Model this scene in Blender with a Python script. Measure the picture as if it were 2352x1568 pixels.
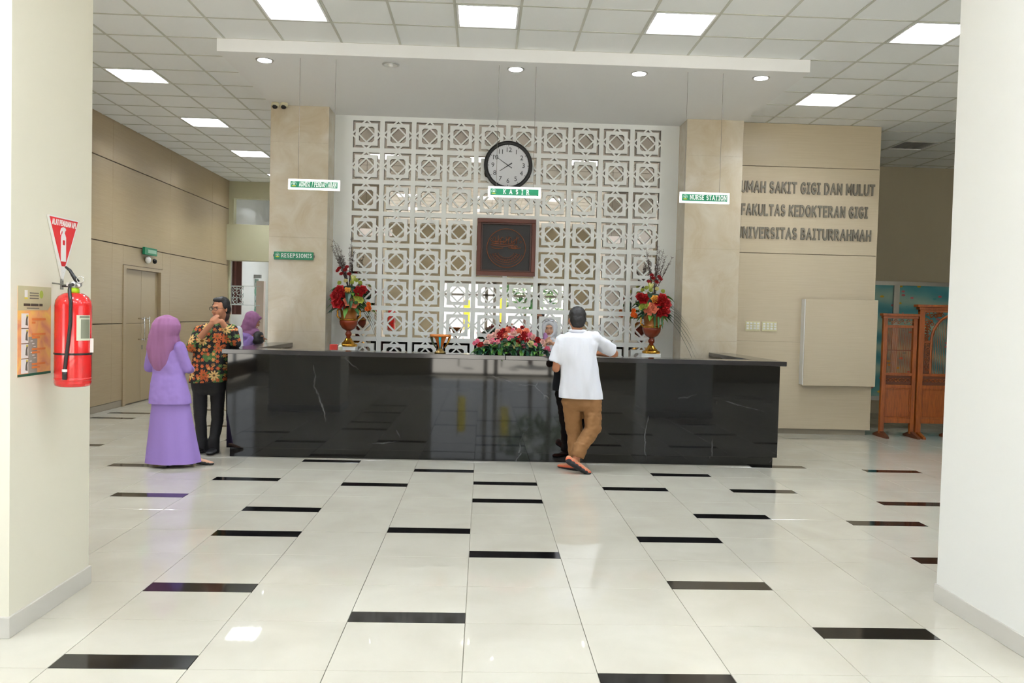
import bpy, bmesh, math, random
from math import sin, cos, pi, atan2, sqrt, radians
from mathutils import Vector as V, Matrix, noise
random.seed(7)
sc = bpy.context.scene
for o in list(bpy.data.objects): bpy.data.objects.remove(o)

# ------------------------------------------------------------------ camera
F, PITCH, YAW, ROLL, H = 1881.04, -0.0323, -0.0363, 0.0250, 1.5808
def _rot():
    cp, sp, c, s, cr, sr = cos(PITCH), sin(PITCH), cos(YAW), sin(YAW), cos(ROLL), sin(ROLL)
    Rz = Matrix(((c, s, 0), (-s, c, 0), (0, 0, 1))); Rx = Matrix(((1, 0, 0), (0, cp, sp), (0, -sp, cp)))
    A = Matrix(((1, 0, 0), (0, 0, -1), (0, 1, 0))); Rr = Matrix(((cr, -sr, 0), (sr, cr, 0), (0, 0, 1)))
    return Rr @ A @ Rx @ Rz
RC = _rot()
cam = bpy.data.objects.new('camera', bpy.data.cameras.new('camera'))
sc.collection.objects.link(cam)
cam.data.sensor_width = 36; cam.data.lens = F / 2352 * 36; cam.data.clip_start = 0.05
M = Matrix.Identity(4)
for i in range(3):
    M[i][0] = RC[0][i]; M[i][1] = -RC[1][i]; M[i][2] = -RC[2][i]
M[2][3] = H
cam.matrix_world = M
sc.camera = cam
def at(px, py, y):
    """measured point of the photograph -> world position on the plane at depth y"""
    d = RC.transposed() @ V(((px - 1176) / F, (py - 784) / F, 1))
    return V((0, 0, H)) + d * (y / d.y)

def Z0(px, py):
    d = RC.transposed() @ V(((px - 1176) / F, (py - 784) / F, 1)); return V((0, 0, H)) + d * (-H / d.z)

# ------------------------------------------------------------------ world, light, exposure
w = bpy.data.worlds.new('sky'); sc.world = w; w.use_nodes = True
bg = w.node_tree.nodes['Background']; bg.inputs[0].default_value = (0.88, 0.95, 1.0, 1); bg.inputs[1].default_value = 1.9
sc.view_settings.view_transform = 'Standard'; sc.view_settings.look = 'None'
sc.view_settings.gamma = 1; sc.view_settings.use_curve_mapping = False
sc.view_settings.exposure = 0.7
LAMP = 115.0        # ceiling light tubes
sun = bpy.data.objects.new('sun', bpy.data.lights.new('sun', 'SUN')); sc.collection.objects.link(sun)
sun.data.energy = 22; sun.data.angle = .01; sun.data.color = (1, .96, .9); sun.rotation_euler = (radians(32), 0, radians(-12))

# ------------------------------------------------------------------ helpers
def lin(c):
    return tuple((v / 255 / 12.92 if v / 255 <= .04045 else ((v / 255 + .055) / 1.055) ** 2.4) for v in c)
def mat(name, col, rough=.5, metal=0., spec=.5, emit=None, es=0., alpha=1., trans=0., coat=0.):
    m = bpy.data.materials.new(name); m.use_nodes = True
    b = m.node_tree.nodes['Principled BSDF']
    b.inputs['Base Color'].default_value = (*lin(col), 1); b.inputs['Roughness'].default_value = rough
    b.inputs['Metallic'].default_value = metal; b.inputs['Specular IOR Level'].default_value = spec
    b.inputs['Coat Weight'].default_value = coat
    if emit: b.inputs['Emission Color'].default_value = (*lin(emit), 1); b.inputs['Emission Strength'].default_value = es
    b.inputs['Transmission Weight'].default_value = trans; b.inputs['Alpha'].default_value = alpha
    return m
def ramp_to(m, src, stops, inp='Base Color'):
    nt = m.node_tree; r = nt.nodes.new('ShaderNodeValToRGB'); e = r.color_ramp.elements
    while len(e) > 1: e.remove(e[-1])
    e[0].position = stops[0][0]; e[0].color = (*lin(stops[0][1]), 1)
    for p, c in stops[1:]:
        n = e.new(p); n.color = (*lin(c), 1)
    nt.links.new(src, r.inputs[0])
    if inp: nt.links.new(r.outputs[0], nt.nodes['Principled BSDF'].inputs[inp])
    return r
def coords(m, scale=(1, 1, 1), kind='Object', rot=(0, 0, 0)):
    nt = m.node_tree; t = nt.nodes.new('ShaderNodeTexCoord'); mp = nt.nodes.new('ShaderNodeMapping')
    mp.inputs['Scale'].default_value = scale; mp.inputs['Rotation'].default_value = rot
    nt.links.new(t.outputs[kind], mp.inputs[0]); return mp.outputs[0]
def nz(m, vec, scale=5, detail=3, dist=0, rough=.5):
    n = m.node_tree.nodes.new('ShaderNodeTexNoise'); n.inputs['Scale'].default_value = scale
    n.inputs['Detail'].default_value = detail; n.inputs['Distortion'].default_value = dist; n.inputs['Roughness'].default_value = rough
    if vec: m.node_tree.links.new(vec, n.inputs['Vector'])
    return n.outputs['Fac']
def bump(m, src, strength=.2, dist=.002):
    nt = m.node_tree; b = nt.nodes.new('ShaderNodeBump'); b.inputs['Strength'].default_value = strength; b.inputs['Distance'].default_value = dist
    nt.links.new(src, b.inputs['Height']); nt.links.new(b.outputs[0], nt.nodes['Principled BSDF'].inputs['Normal'])

def bx(bm, x0, x1, y0, y1, z0, z1):
    vs = [bm.verts.new(p) for p in ((x0, y0, z0), (x1, y0, z0), (x1, y1, z0), (x0, y1, z0), (x0, y0, z1), (x1, y0, z1), (x1, y1, z1), (x0, y1, z1))]
    for f in ((3, 2, 1, 0), (4, 5, 6, 7), (0, 1, 5, 4), (1, 2, 6, 5), (2, 3, 7, 6), (3, 0, 4, 7)): bm.faces.new([vs[i] for i in f])
def box(*a):
    bm = bmesh.new()
    for q in (a if isinstance(a[0], (tuple, list)) else [a]): bx(bm, *q)
    return bm
def bev(bm, w=.004, seg=1):
    bmesh.ops.bevel(bm, geom=bm.edges[:], offset=w, segments=seg, affect='EDGES', profile=.7); return bm
def obj(name, bm, m, parent=None, smooth=False, kind=None, label=None, cat=None, group=None, at0=None):
    if isinstance(bm, bpy.types.Mesh): me = bm
    else:
        bmesh.ops.recalc_face_normals(bm, faces=bm.faces[:])
        me = bpy.data.meshes.new(name); bm.to_mesh(me); bm.free()
    if m is not None and len(me.materials) == 0: me.materials.append(m)
    if smooth:
        me.polygons.foreach_set('use_smooth', [True] * len(me.polygons))
    o = bpy.data.objects.new(name, me); sc.collection.objects.link(o)
    if parent is not None:
        o.parent = parent
        if parent.type == 'EMPTY': o.matrix_parent_inverse = parent.matrix_basis.inverted()
    if at0 is not None: o.location = at0
    tag(o, label, cat, group, kind); return o
def tag(o, label=None, cat=None, group=None, kind=None):
    if label: o['label'] = label
    if cat: o['category'] = cat
    if group: o['group'] = group
    if kind: o['kind'] = kind
    return o
def thing(name, label, cat, loc=(0, 0, 0), group=None, rz=0):
    o = bpy.data.objects.new(name, None); sc.collection.objects.link(o); o.location = loc; o.rotation_euler = (0, 0, rz)
    o.empty_display_size = .1
    return tag(o, label, cat, group)
def kids(o): return [c for c in bpy.data.objects if c.parent == o]
def dup(root, loc, label=None):
    r = root.copy(); sc.collection.objects.link(r); r.location = loc
    if label: r['label'] = label
    for ch in kids(root):
        c = ch.copy(); sc.collection.objects.link(c); c.parent = r; c.matrix_parent_inverse = ch.matrix_parent_inverse.copy()
        for g in kids(ch):
            d = g.copy(); sc.collection.objects.link(d); d.parent = c
    return r
def tube(bm, pts, r, n=8, r2=None, caps=True):
    pts = [V(p) for p in pts]; rings = []; prev = None
    for i, p in enumerate(pts):
        t = (pts[min(i + 1, len(pts) - 1)] - pts[max(i - 1, 0)]).normalized()
        u = t.cross(V((0, 0, 1)) if abs(t.z) < .9 else V((1, 0, 0))) if prev is None else (prev - t * prev.dot(t))
        u.normalize(); prev = u; v = t.cross(u)
        rr = r if r2 is None else r + (r2 - r) * i / (len(pts) - 1)
        rings.append([bm.verts.new(p + (u * cos(2 * pi * k / n) + v * sin(2 * pi * k / n)) * rr) for k in range(n)])
    for a, b in zip(rings, rings[1:]):
        for k in range(n): bm.faces.new((a[k], a[(k + 1) % n], b[(k + 1) % n], b[k]))
    if caps: bm.faces.new(rings[0][::-1]); bm.faces.new(rings[-1])
    return bm
def lathe(bm, prof, c=(0, 0, 0), n=24, sx=1, sy=1):
    rings = []
    for r, z in prof:
        rings.append([bm.verts.new((c[0] + max(r, 1e-4) * cos(2 * pi * k / n) * sx, c[1] + max(r, 1e-4) * sin(2 * pi * k / n) * sy, c[2] + z)) for k in range(n)])
    for a, b in zip(rings, rings[1:]):
        for k in range(n): bm.faces.new((a[k], a[(k + 1) % n], b[(k + 1) % n], b[k]))
    bm.faces.new(rings[0][::-1]); bm.faces.new(rings[-1]); return bm
def ball(bm, c, r, sub=2, rot=None):
    r = r if isinstance(r, (tuple, list, V)) else (r, r, r)
    mt = Matrix.Translation(c) @ (rot.to_4x4() if rot else Matrix.Identity(4)) @ Matrix.Diagonal((*r, 1))
    bmesh.ops.create_icosphere(bm, subdivisions=sub, radius=1, matrix=mt); return bm

# ------------------------------------------------------------------ stroke lettering (cut-out letters)
def arc(cx, cy, rx, ry, a0, a1, n=8):
    return [(cx + rx * cos(radians(a0 + (a1 - a0) * i / n)), cy + ry * sin(radians(a0 + (a1 - a0) * i / n))) for i in range(n + 1)]
GL = {
 'A': (.8, [[(0, 0), (.4, 1), (.8, 0)], [(.15, .33), (.65, .33)]], [(0, 0), (.8, 0)]),
 'B': (.62, [[(0, 0), (0, 1)], [(0, 1)] + arc(.3, .77, .25, .23, 90, -90, 6) + [(0, .54)], [(0, .54)] + arc(.32, .27, .3, .27, 90, -90, 6) + [(0, 0)]], [(0, 0), (0, 1)]),
 'D': (.7, [[(0, 0), (0, 1)], [(0, 1)] + arc(.25, .5, .45, .5, 90, -90, 10) + [(0, 0)]], [(0, 0), (0, 1)]),
 'E': (.55, [[(.55, 1), (0, 1), (0, 0), (.55, 0)], [(0, .52), (.45, .52)]], [(0, 0), (0, 1)]),
 'F': (.52, [[(.52, 1), (0, 1), (0, 0)], [(0, .5), (.42, .5)]], [(0, 0), (0, 1)]),
 'G': (.72, [arc(.4, .5, .4, .5, 50, 330, 12) + [(.72, .45), (.42, .45)]], []),
 'H': (.68, [[(0, 0), (0, 1)], [(.68, 0), (.68, 1)], [(0, .52), (.68, .52)]], [(0, 0), (0, 1), (.68, 0), (.68, 1)]),
 'I': (.34, [[(.17, 0), (.17, 1)], [(0, 0), (.34, 0)], [(0, 1), (.34, 1)]], [(.17, 0), (.17, 1)]),
 'K': (.66, [[(0, 0), (0, 1)], [(.62, 1), (.02, .45)], [(.2, .6), (.66, 0)]], [(0, 0), (0, 1), (.62, 1), (.66, 0)]),
 'L': (.5, [[(0, 1), (0, 0), (.5, 0)]], [(0, 1), (0, 0)]),
 'M': (.86, [[(0, 0), (0, 1), (.43, .3), (.86, 1), (.86, 0)]], [(0, 0), (.86, 0), (0, 1), (.86, 1)]),
 'N': (.7, [[(0, 0), (0, 1), (.7, 0), (.7, 1)]], [(0, 0), (0, 1), (.7, 1)]),
 'O': (.8, [arc(.4, .5, .4, .5, 0, 360, 16)], []),
 'P': (.6, [[(0, 0), (0, 1)], [(0, 1)] + arc(.3, .73, .3, .27, 90, -90, 8) + [(0, .46)]], [(0, 0), (0, 1)]),
 'R': (.66, [[(0, 0), (0, 1)], [(0, 1)] + arc(.28, .74, .3, .26, 90, -90, 8) + [(0, .48)], [(.28, .48), (.66, 0)]], [(0, 0), (0, 1), (.66, 0)]),
 'S': (.58, [arc(.29, .75, .27, .25, 40, 270, 8) + arc(.29, .25, .29, .25, 90, -140, 8)], []),
 'T': (.64, [[(0, 1), (.64, 1)], [(.32, 1), (.32, 0)]], [(.32, 0)]),
 'U': (.68, [[(0, 1), (0, .3)] + arc(.34, .32, .34, .32, 180, 360, 8) + [(.68, 1)]], [(0, 1), (.68, 1)]),
 'V': (.74, [[(0, 1), (.37, 0), (.74, 1)]], [(0, 1), (.74, 1)]),
 '/': (.35, [[(0, -.15), (.35, 1.1)]], []),
}
def glyph_bm(ch, hgt, t, depth, serif, place):
    """place maps (u, v, d) in metres to world"""
    wd, strokes, ser = GL[ch]; bm = bmesh.new(); hh = hgt - t; cnt = [0]
    def seg(a, b, th):
        cnt[0] += 1; dz_ = cnt[0] * min(.0002, depth * .05)
        a = V(a) * hh; b = V(b) * hh
        d = (b - a).normalized() if (b - a).length > 1e-6 else V((1, 0)); n = V((-d.y, d.x)) * th / 2; e = d * th * .42
        q = [a - e + n, a - e - n, b + e - n, b + e + n]
        lo = [bm.verts.new(place(p.x + t / 2, p.y + t / 2, dz_ * .3)) for p in q]; hi = [bm.verts.new(place(p.x + t / 2, p.y + t / 2, depth + dz_)) for p in q]
        bm.faces.new(hi); bm.faces.new(lo[::-1])
        for k in range(4): bm.faces.new((lo[k], lo[(k + 1) % 4], hi[(k + 1) % 4], hi[k]))
    for s in strokes:
        for a, b in zip(s, s[1:]): seg(a, b, t)
    if serif:
        for (x, y) in ser: seg((x - .14, y), (x + .14, y), t * .62)
    return bm, wd * hh + t
def text_width(txt, hgt, t, gap, sp):
    hh = hgt - t; return sum((sp if c == ' ' else GL[c][0] * hh + t + gap) for c in txt) - gap
def write(txt, x0, x1, z0, hgt, y, m, parent, t=.03, depth=.01, serif=False, gap=.2, name='letter', sp=.45, placer=None):
    """letters facing -y on the plane y between x0 and x1"""
    g, s = gap * hgt, sp * hgt
    wtot = text_width(txt, hgt, t, g, s); k = (x1 - x0) / wtot; x = 0
    for ch in txt:
        if ch == ' ': x += s; continue
        pl = placer(x, k, z0, y) if placer else (lambda u, v, d, x=x: (x0 + (x + u) * k, y - d, z0 + v))
        bm, wd = glyph_bm(ch, hgt, t, depth, serif, pl)
        obj(name, bm, m, parent); x += wd + g

# ------------------------------------------------------------------ materials
m_wall = mat('painted plaster', (226, 221, 204), .55)
m_wallw = mat('white plaster', (234, 233, 228), .55)
m_ceil = mat('ceiling tile board', (243, 245, 245), .85)
v = coords(m_ceil); bump(m_ceil, nz(m_ceil, v, 60, 4), .15, .002)
m_grid = mat('ceiling grid', (196, 196, 186), .5)
m_soff = mat('soffit board', (240, 240, 240), .6)
m_tile = mat('cream porcelain', (222, 216, 196), .03, spec=.5)
v = coords(m_tile, kind='Object'); ramp_to(m_tile, nz(m_tile, v, 2.2, 5, .6), [(.3, (192, 187, 173)), (.7, (201, 197, 184))])
m_strip = mat('black granite inlay', (16, 15, 17), .08)
m_grout = mat('grout', (176, 170, 152), .7)
m_base = mat('stone skirting', (202, 198, 190), .3)
m_based = mat('grey skirting', (152, 142, 124), .4)
m_marb = mat('beige marble', (206, 188, 160), .12)
v = coords(m_marb, (1, 1, 1)); ramp_to(m_marb, nz(m_marb, v, 2.6, 9, .9, .62), [(.3, (192, 176, 150)), (.43, (199, 186, 163)), (.55, (204, 193, 173)), (.72, (212, 204, 188))])
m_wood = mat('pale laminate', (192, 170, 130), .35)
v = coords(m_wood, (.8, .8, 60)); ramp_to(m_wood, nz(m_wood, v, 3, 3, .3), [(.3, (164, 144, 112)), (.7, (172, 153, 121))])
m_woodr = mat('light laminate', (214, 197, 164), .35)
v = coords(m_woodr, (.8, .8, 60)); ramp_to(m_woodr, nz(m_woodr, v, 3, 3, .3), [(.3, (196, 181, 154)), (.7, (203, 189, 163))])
m_door = mat('door laminate', (164, 145, 112), .35)
m_joint = mat('dark reveal', (92, 78, 54), .7)
m_gran = mat('black marble', (14, 14, 16), .035, spec=.5)
nt = m_gran.node_tree; v = coords(m_gran, (1, 1, 1))
vo = nt.nodes.new('ShaderNodeTexVoronoi'); vo.feature = 'DISTANCE_TO_EDGE'; vo.inputs['Scale'].default_value = 1.1
mx = nt.nodes.new('ShaderNodeMix'); mx.data_type = 'VECTOR'; mx.inputs[0].default_value = .18
n3 = nt.nodes.new('ShaderNodeTexNoise'); n3.inputs['Scale'].default_value = 2.5; n3.inputs['Detail'].default_value = 6
nt.links.new(v, n3.inputs['Vector']); nt.links.new(v, mx.inputs[4]); nt.links.new(n3.outputs['Color'], mx.inputs[5]); nt.links.new(mx.outputs[1], vo.inputs['Vector'])
r1 = ramp_to(m_gran, vo.outputs['Distance'], [(0, (96, 96, 96)), (.006, (34, 34, 36)), (.014, (13, 13, 15))], inp=None)
r2 = ramp_to(m_gran, nz(m_gran, v, 1.6, 4), [(.52, (0, 0, 0)), (.66, (255, 255, 255))], inp=None)
mm = nt.nodes.new('ShaderNodeMix'); mm.data_type = 'RGBA'; nt.links.new(r2.outputs[0], mm.inputs[0]); mm.inputs[6].default_value = (*lin((13, 13, 15)), 1)
nt.links.new(r1.outputs[0], mm.inputs[7]); nt.links.new(mm.outputs[2], nt.nodes['Principled BSDF'].inputs['Base Color'])
m_slab = mat('granite top', (44, 42, 44), .1, spec=.6)
m_lat = mat('white lattice board', (238, 241, 240), .35)
m_mirror = mat('bronze mirror', (215, 205, 196), .015, metal=1)
m_mirror.node_tree.nodes['Principled BSDF'].inputs['Base Color'].default_value = (.62, .56, .51, 1)
m_white = mat('white plastic', (236, 236, 234), .4)
m_black = mat('black plastic', (18, 17, 19), .35)
m_alu = mat('brushed aluminium', (200, 200, 200), .3, metal=1)
m_refl = mat('lamp reflector', (230, 230, 230), .25, metal=1)
m_tube = mat('lamp tube', (255, 255, 255), .4, emit=(238, 246, 255), es=LAMP)
m_off = mat('unlit tube', (225, 225, 225), .3)
m_spot = mat('downlight glow', (255, 255, 255), .4, emit=(250, 252, 255), es=14)
m_green = mat('sign green', (12, 122, 84), .35)
m_yel = mat('sign yellow', (214, 200, 60), .4)
m_letter = mat('grey metal letters', (116, 110, 97), .4)
m_red = mat('extinguisher red', (206, 26, 28), .18, coat=.6)
m_signred = mat('sign red', (206, 34, 40), .35)
m_chrome = mat('chrome', (220, 220, 220), .12, metal=1)
m_glass = mat('clear glass', (240, 250, 246), .02, trans=1.); m_glass.node_tree.nodes['Principled BSDF'].inputs['IOR'].default_value = 1.1
m_frost = mat('frosted film', (225, 232, 230), .7)
m_grey = mat('grey frame', (120, 118, 112), .5)
m_teak = mat('teak', (130, 62, 20), .35)
v = coords(m_teak, (12, 12, 1.5)); ramp_to(m_teak, nz(m_teak, v, 4, 5, .5), [(.3, (118, 54, 8)), (.7, (154, 78, 20))])
m_teakd = mat('carved teak', (92, 48, 24), .5)
m_leaf = mat('green leaf', (38, 92, 44), .45); m_leafd = mat('dark leaf', (20, 62, 44), .45); m_leafl = mat('light leaf', (92, 140, 52), .45)
m_rose = mat('red petals', (168, 14, 22), .55); m_peach = mat('peach petals', (240, 140, 110), .55)
m_pink = mat('pink petals', (238, 130, 160), .55); m_cream = mat('cream petals', (240, 232, 170), .55)
m_blush = mat('blush petals', (240, 196, 186), .55); m_orange = mat('orange petals', (240, 110, 30), .5); m_lime = mat('lime petals', (190, 200, 90), .5)
m_twig = mat('dark twig', (64, 48, 46), .7)
m_gold = mat('gold trim', (196, 142, 50), .2, metal=.9)
m_urn = mat('brown urn', (118, 44, 20), .25)
m_urng = mat('gilded urn', (150, 92, 34), .3, metal=.4)

# ------------------------------------------------------------------ floor
X0, Y0, TX, TY = -.6533, 4.145, .6, .56954
fl = obj('floor', box(-5.75, 9.35, -3.5, 26.2, -.12, -.012), m_grout, kind='structure')
SD = .26
# inlay strips (tile column, joint row, edge): 'n' near edge on the joint, 'f' far edge on the joint
STR = [(-2, -1, 'n'), (-2, 1, 'f'), (0, 0, 'n'), (2, -1, 'f'), (1, 2, 'n'), (3, 1, 'n'), (4, 0, 'f'), (-2, 3, 'f'), (0, 3, 'n'), (3, 3, 'f'),
       (-2, 4, 'n'), (4, 4, 'n'), (6, 4, 'f'), (7, 5, 'n'), (6, 2, 'n'), (1, 5, 'f'), (1, 6, 'n'), (-4, 5, 'f'), (-3, 6, 'n'), (3, 6, 'f'),
       (4, 7, 'n'), (5, 6, 'f'), (6, 8, 'n'), (0, 7, 'n'), (8, 8, 'f'), (-1, 6, 'f'), (-2, 8, 'f'), (-5, 7, 'n'), (-7, 9, 'n'), (-8, 13, 'n'), (-8, 14, 'n'), (-5, 12, 'n'), (-4, 10, 'n'), (-6, 15, 'n')]
ST = {}
for c, j, e in STR:
    # 'n': strip's near edge lies on joint j (first thing in row j); 'f': its far edge lies on joint j (last thing in row j-1)
    if e == 'n': ST[(c, j)] = 'n'
    else: ST[(c, j - 1)] = 'f'
g = .0015; far = bmesh.new(); nt_ = 0
def tile(x0, x1, y0, y1, top=0.): return bev(box(x0 + g, x1 - g, y0 + g, y1 - g, -.012, top), .001)
PIER = [(-3.3, -2.2, 3.9, 4.7), (2.64, 3.7, 3.75, 4.565)]
for j in range(-13, 38):
    for c in range(-9, 17):
        xa, ya = X0 + c * TX, Y0 + j * TY
        xb, yb = xa + TX, ya + TY
        xa, xb = max(xa, -5.6), min(xb, 9.2)
        if xb - xa < .05: continue
        near = ya < 13 and ya > 2.9 and abs((xa + xb) / 2) < (ya + .5) * .66 + .3 and not (ya > 8.9 and -2.6 < xa and xb < 3.3) \
            and not (ya > 11.4 and xa < 5.5 and xa > -2.8) and not (ya < 4.9 and (xa < -2.9 or xb > 3.3))
        s = ST.get((c, j))
        y0_, y1_ = ya, yb
        if s == 'n': y0_ = ya + SD * TY; sy = (ya, y0_)
        elif s == 'f': y1_ = yb - SD * TY; sy = (y1_, yb)
        if near and nt_ < 296:
            obj('floor_tile', tile(xa, xb, y0_, y1_), m_tile, fl); nt_ += 1
        else: bx(far, xa + g, xb - g, y0_ + g, y1_ - g, -.012, 0)
        if s: obj('inlay_strip', tile(xa, xb, sy[0], sy[1]), m_strip, fl)
obj('far_tiles', far, m_tile, fl, kind='stuff')

# ------------------------------------------------------------------ ceiling
ZC = 4.3465; CX, CY, CT = -2.1198, 8.0208, .6
ce = obj('ceiling', box(-5.75, 9.3, -3.4, 26.2, ZC + .13, ZC + .25), m_ceil, kind='structure')
LIT = [(0, -1), (3, -1), (6, -1), (10, -1), (10, 3), (-4, 3), (-4, 7), (-4, 11), (-4, 15), (-4, 19), (-3, 23), (-4, -1)] + \
      [(c, r) for r in (-9, -13) for c in (-4, 0, 3, 6, 10)] + [(-4, -5), (10, -5)]
OFF = [(14, 7)]
grid = bmesh.new(); nct = 0; farc = bmesh.new()
for k in range(-6, 20):
    x = CX + k * CT
    if -5.6 < x < 9.2: bx(grid, x - .012, x + .012, -3.3, 26, ZC - .004, ZC + .02)
for k in range(-19, 30):
    y = CY + k * CT; bx(grid, -5.6, 9.2, y - .012, y + .012, ZC - .003, ZC + .02)
obj('ceiling_grid', grid, m_grid, ce)
for r in range(-19, 30):
    for c in range(-6, 19):
        xa, ya = CX + c * CT, CY + r * CT; xb, yb = min(xa + CT, 9.2), ya + CT; xa = max(xa, -5.6)
        if xb - xa < .08 or (c, r) in LIT or (c, r) in OFF: continue
        q = (xa + .012, xb - .012, ya + .012, yb - .012, ZC + .001, ZC + .015)
        if -2.75 < xa and xb < 3.3 and 8.7 < ya and yb < 11.3: continue
        if r >= -3 and ya < 17.5 and abs((xa + xb) / 2 - .1) < ya * .62 + .4 and not (ya > 11.3 and -2.9 < xa and xb < 5.4) and nct < 298:
            obj('ceiling_tile', box(*q), m_ceil, ce); nct += 1
        else: bx(farc, *q)
obj('far_ceiling_tiles', farc, m_ceil, ce, kind='stuff')

def light_fixture(lit):
    t = thing('ceiling_light', 'x', 'light', (0, 0, ZC))
    w = CT / 2 - .014
    obj('frame', box((-w, w, -w, -w + .02, ZC - .006, ZC + .1), (-w, w, w - .02, w, ZC - .006, ZC + .1), (-w, -w + .02, -w, w, ZC - .006, ZC + .1), (w - .02, w, -w, w, ZC - .006, ZC + .1)), m_white, t)
    obj('reflector', box(-w, w, -w, w, ZC + .1, ZC + .12), m_refl if not lit else m_white, t)
    for k in range(4):
        x = (-1.5 + k) * .135
        obj('tube', tube(bmesh.new(), [(x, -.24, ZC + .06), (x, .24, ZC + .06)], .018, 8), m_tube if lit else m_off, t, smooth=True)
    lv = bmesh.new()
    for k in range(3):
        x = (-1 + k) * .135; bx(lv, x - .002, x + .002, -w, w, ZC + .002, ZC + .04)
    for k in range(9):
        y = -.24 + k * .06; bx(lv, -w, w, y - .0015, y + .0015, ZC + .006, ZC + .036)
    obj('louvre', lv, m_refl, t)
    return t
LL = {(0, -1): 'square louvred ceiling light left of centre, cut by the top edge of the picture', (3, -1): 'bright square ceiling light at top centre above the wall clock',
      (6, -1): 'bright square ceiling light in front of the canopy, above the nurse station sign', (10, -1): 'louvred ceiling light beside the white pier at top right',
      (10, 3): 'louvred ceiling light just beside the canopy, above the wall lettering', (-4, 3): 'lit ceiling light left of the canopy, nearest of the row along the left wall',
      (-4, 7): 'second ceiling light of the row along the left wall', (-4, 11): 'third ceiling light of the row, beside the marble column top',
      (-4, 15): 'farthest small ceiling light of the row along the left wall'}
proto = None
for (c, r) in LIT:
    p = (CX + (c + .5) * CT, CY + (r + .5) * CT, ZC)
    lb = LL.get((c, r)) or 'ceiling light %s, %s' % ({-1: 'level with the entrance piers', -5: 'over the entrance, row nearest the piers', -9: 'over the entrance, middle row', -13: 'over the entrance, row nearest the doors', 19: 'added out of sight beyond the left passage, nearer one', 23: 'added out of sight beyond the left passage, farther one'}[r],  # both lights beyond the passage are unseen, added to brighten it
        {-4: 'next to the left wall', -3: 'next to the left wall', 0: 'second from the left wall', 3: 'third from the left wall', 6: 'fourth from the left wall', 10: 'farthest from the left wall'}[c])
    if proto is None: proto = light_fixture(True); proto.location = p; proto['label'] = lb; proto['group'] = 'square ceiling lights'; o = proto
    else: o = dup(proto, p, lb)
o = light_fixture(False); o.location = (CX + 14.5 * CT, CY + 7.5 * CT, ZC); o['label'] = 'unlit louvred ceiling light in the dim area behind the lettered wall'; o['group'] = 'square ceiling lights'

# canopy (lowered soffit)
ZS = 4.2145
cn = obj('ceiling_canopy', bev(box(-2.798, 3.388, 8.61, 11.3, ZS, ZC + .1), .003), m_soff, kind='structure')
for i, px in enumerate(((610, 140), (897, 146), (1185, 156), (1469, 167), (1744, 182))):
    x = (-2.375, -1.044, .289, 1.62, 2.949)[i]; y = 8.86
    lab = ('round downlight at the left end of the canopy', 'unlit round downlight, second along the canopy', 'lit round downlight at the middle of the canopy',
           'dimly lit round downlight, fourth along the canopy', 'bright round downlight at the right end of the canopy')[i]
    t = thing('downlight', lab, 'light', (x, y, ZS), 'downlights in the canopy')
    obj('ring', lathe(bmesh.new(), [(.072, -.006), (.092, -.006), (.094, .002), (.072, .002)], (x, y, ZS), 28), m_alu, t, smooth=True)
    obj('lamp', lathe(bmesh.new(), [(.0, -.009), (.073, -.009), (.073, -.006), (0, -.006)], (x, y, ZS), 24), m_spot if i != 1 else m_refl, t)
    if i == 1: obj('bulb', ball(bmesh.new(), (x, y, ZS - .01), (.025, .025, .02)), m_white, t, smooth=True)

# ------------------------------------------------------------------ walls
# left wall of large laminate panels
wl = obj('wall_left', box((-5.75, -5.665, 3.5, 18.2, 0, ZC + .1), (-5.75, -5.665, -3.3, 3.5, 3.5, ZC + .1), (-5.75, -5.665, -3.3, 3.5, 0, .3)), m_joint, kind='structure')
zs = [.1, 1.297, 2.515, 3.735, ZC + .02]
ys = [3.5, 6.3, 8.7, 11.0, 12.58, 14.86, 17.1, 18.2]
DY0, DY1, DZ = 13.05, 14.42, 2.16
for zi, (za, zb) in enumerate(zip(zs, zs[1:])):
    for ya, yb in zip(ys, ys[1:]):
        segs = [(ya, yb, za, zb)]
        if zi < 2 and ya < DY1 + .1 and yb > DY0 - .1:
            segs = []
            if ya < DY0 - .1: segs.append((ya, DY0 - .1, za, zb))
            if yb > DY1 + .1: segs.append((DY1 + .1, yb, za, zb))
            if zi == 1: segs.append((max(ya, DY0 - .1), min(yb, DY1 + .1), DZ + .05, zb))
        for a, b, c, d in segs:
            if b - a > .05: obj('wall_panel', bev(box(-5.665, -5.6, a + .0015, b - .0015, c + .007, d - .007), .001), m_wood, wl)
obj('baseboard_left', box((-5.665, -5.606, 3.5, DY0 - .1, 0, .1), (-5.665, -5.606, DY1 + .1, 18.2, 0, .1)), m_based, kind='structure')
# door in the left wall
dr = thing('door_1', None, None, (-5.6, 13.7, 0)); dr['kind'] = 'structure'
obj('door_frame', box((-5.665, -5.585, DY0 - .1, DY0, 0, DZ + .05), (-5.665, -5.585, DY1, DY1 + .1, 0, DZ + .05), (-5.665, -5.585, DY0, DY1, DZ, DZ + .05)), m_wood, dr)
md = (DY0 + DY1) / 2 + .0
for a, b in ((DY0, md), (md, DY1)):
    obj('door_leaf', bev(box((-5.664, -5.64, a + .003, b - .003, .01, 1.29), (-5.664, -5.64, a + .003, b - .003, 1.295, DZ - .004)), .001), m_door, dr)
for s in (-1, 1):
    y = md + s * .1
    obj('door_handle', tube(tube(tube(bmesh.new(), [(-5.54, y, 1.0), (-5.54, y, 1.4)], .012), [(-5.64, y, 1.03), (-5.54, y, 1.03)], .01), [(-5.64, y, 1.37), (-5.54, y, 1.37)], .01), m_chrome, dr, smooth=True)
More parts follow.
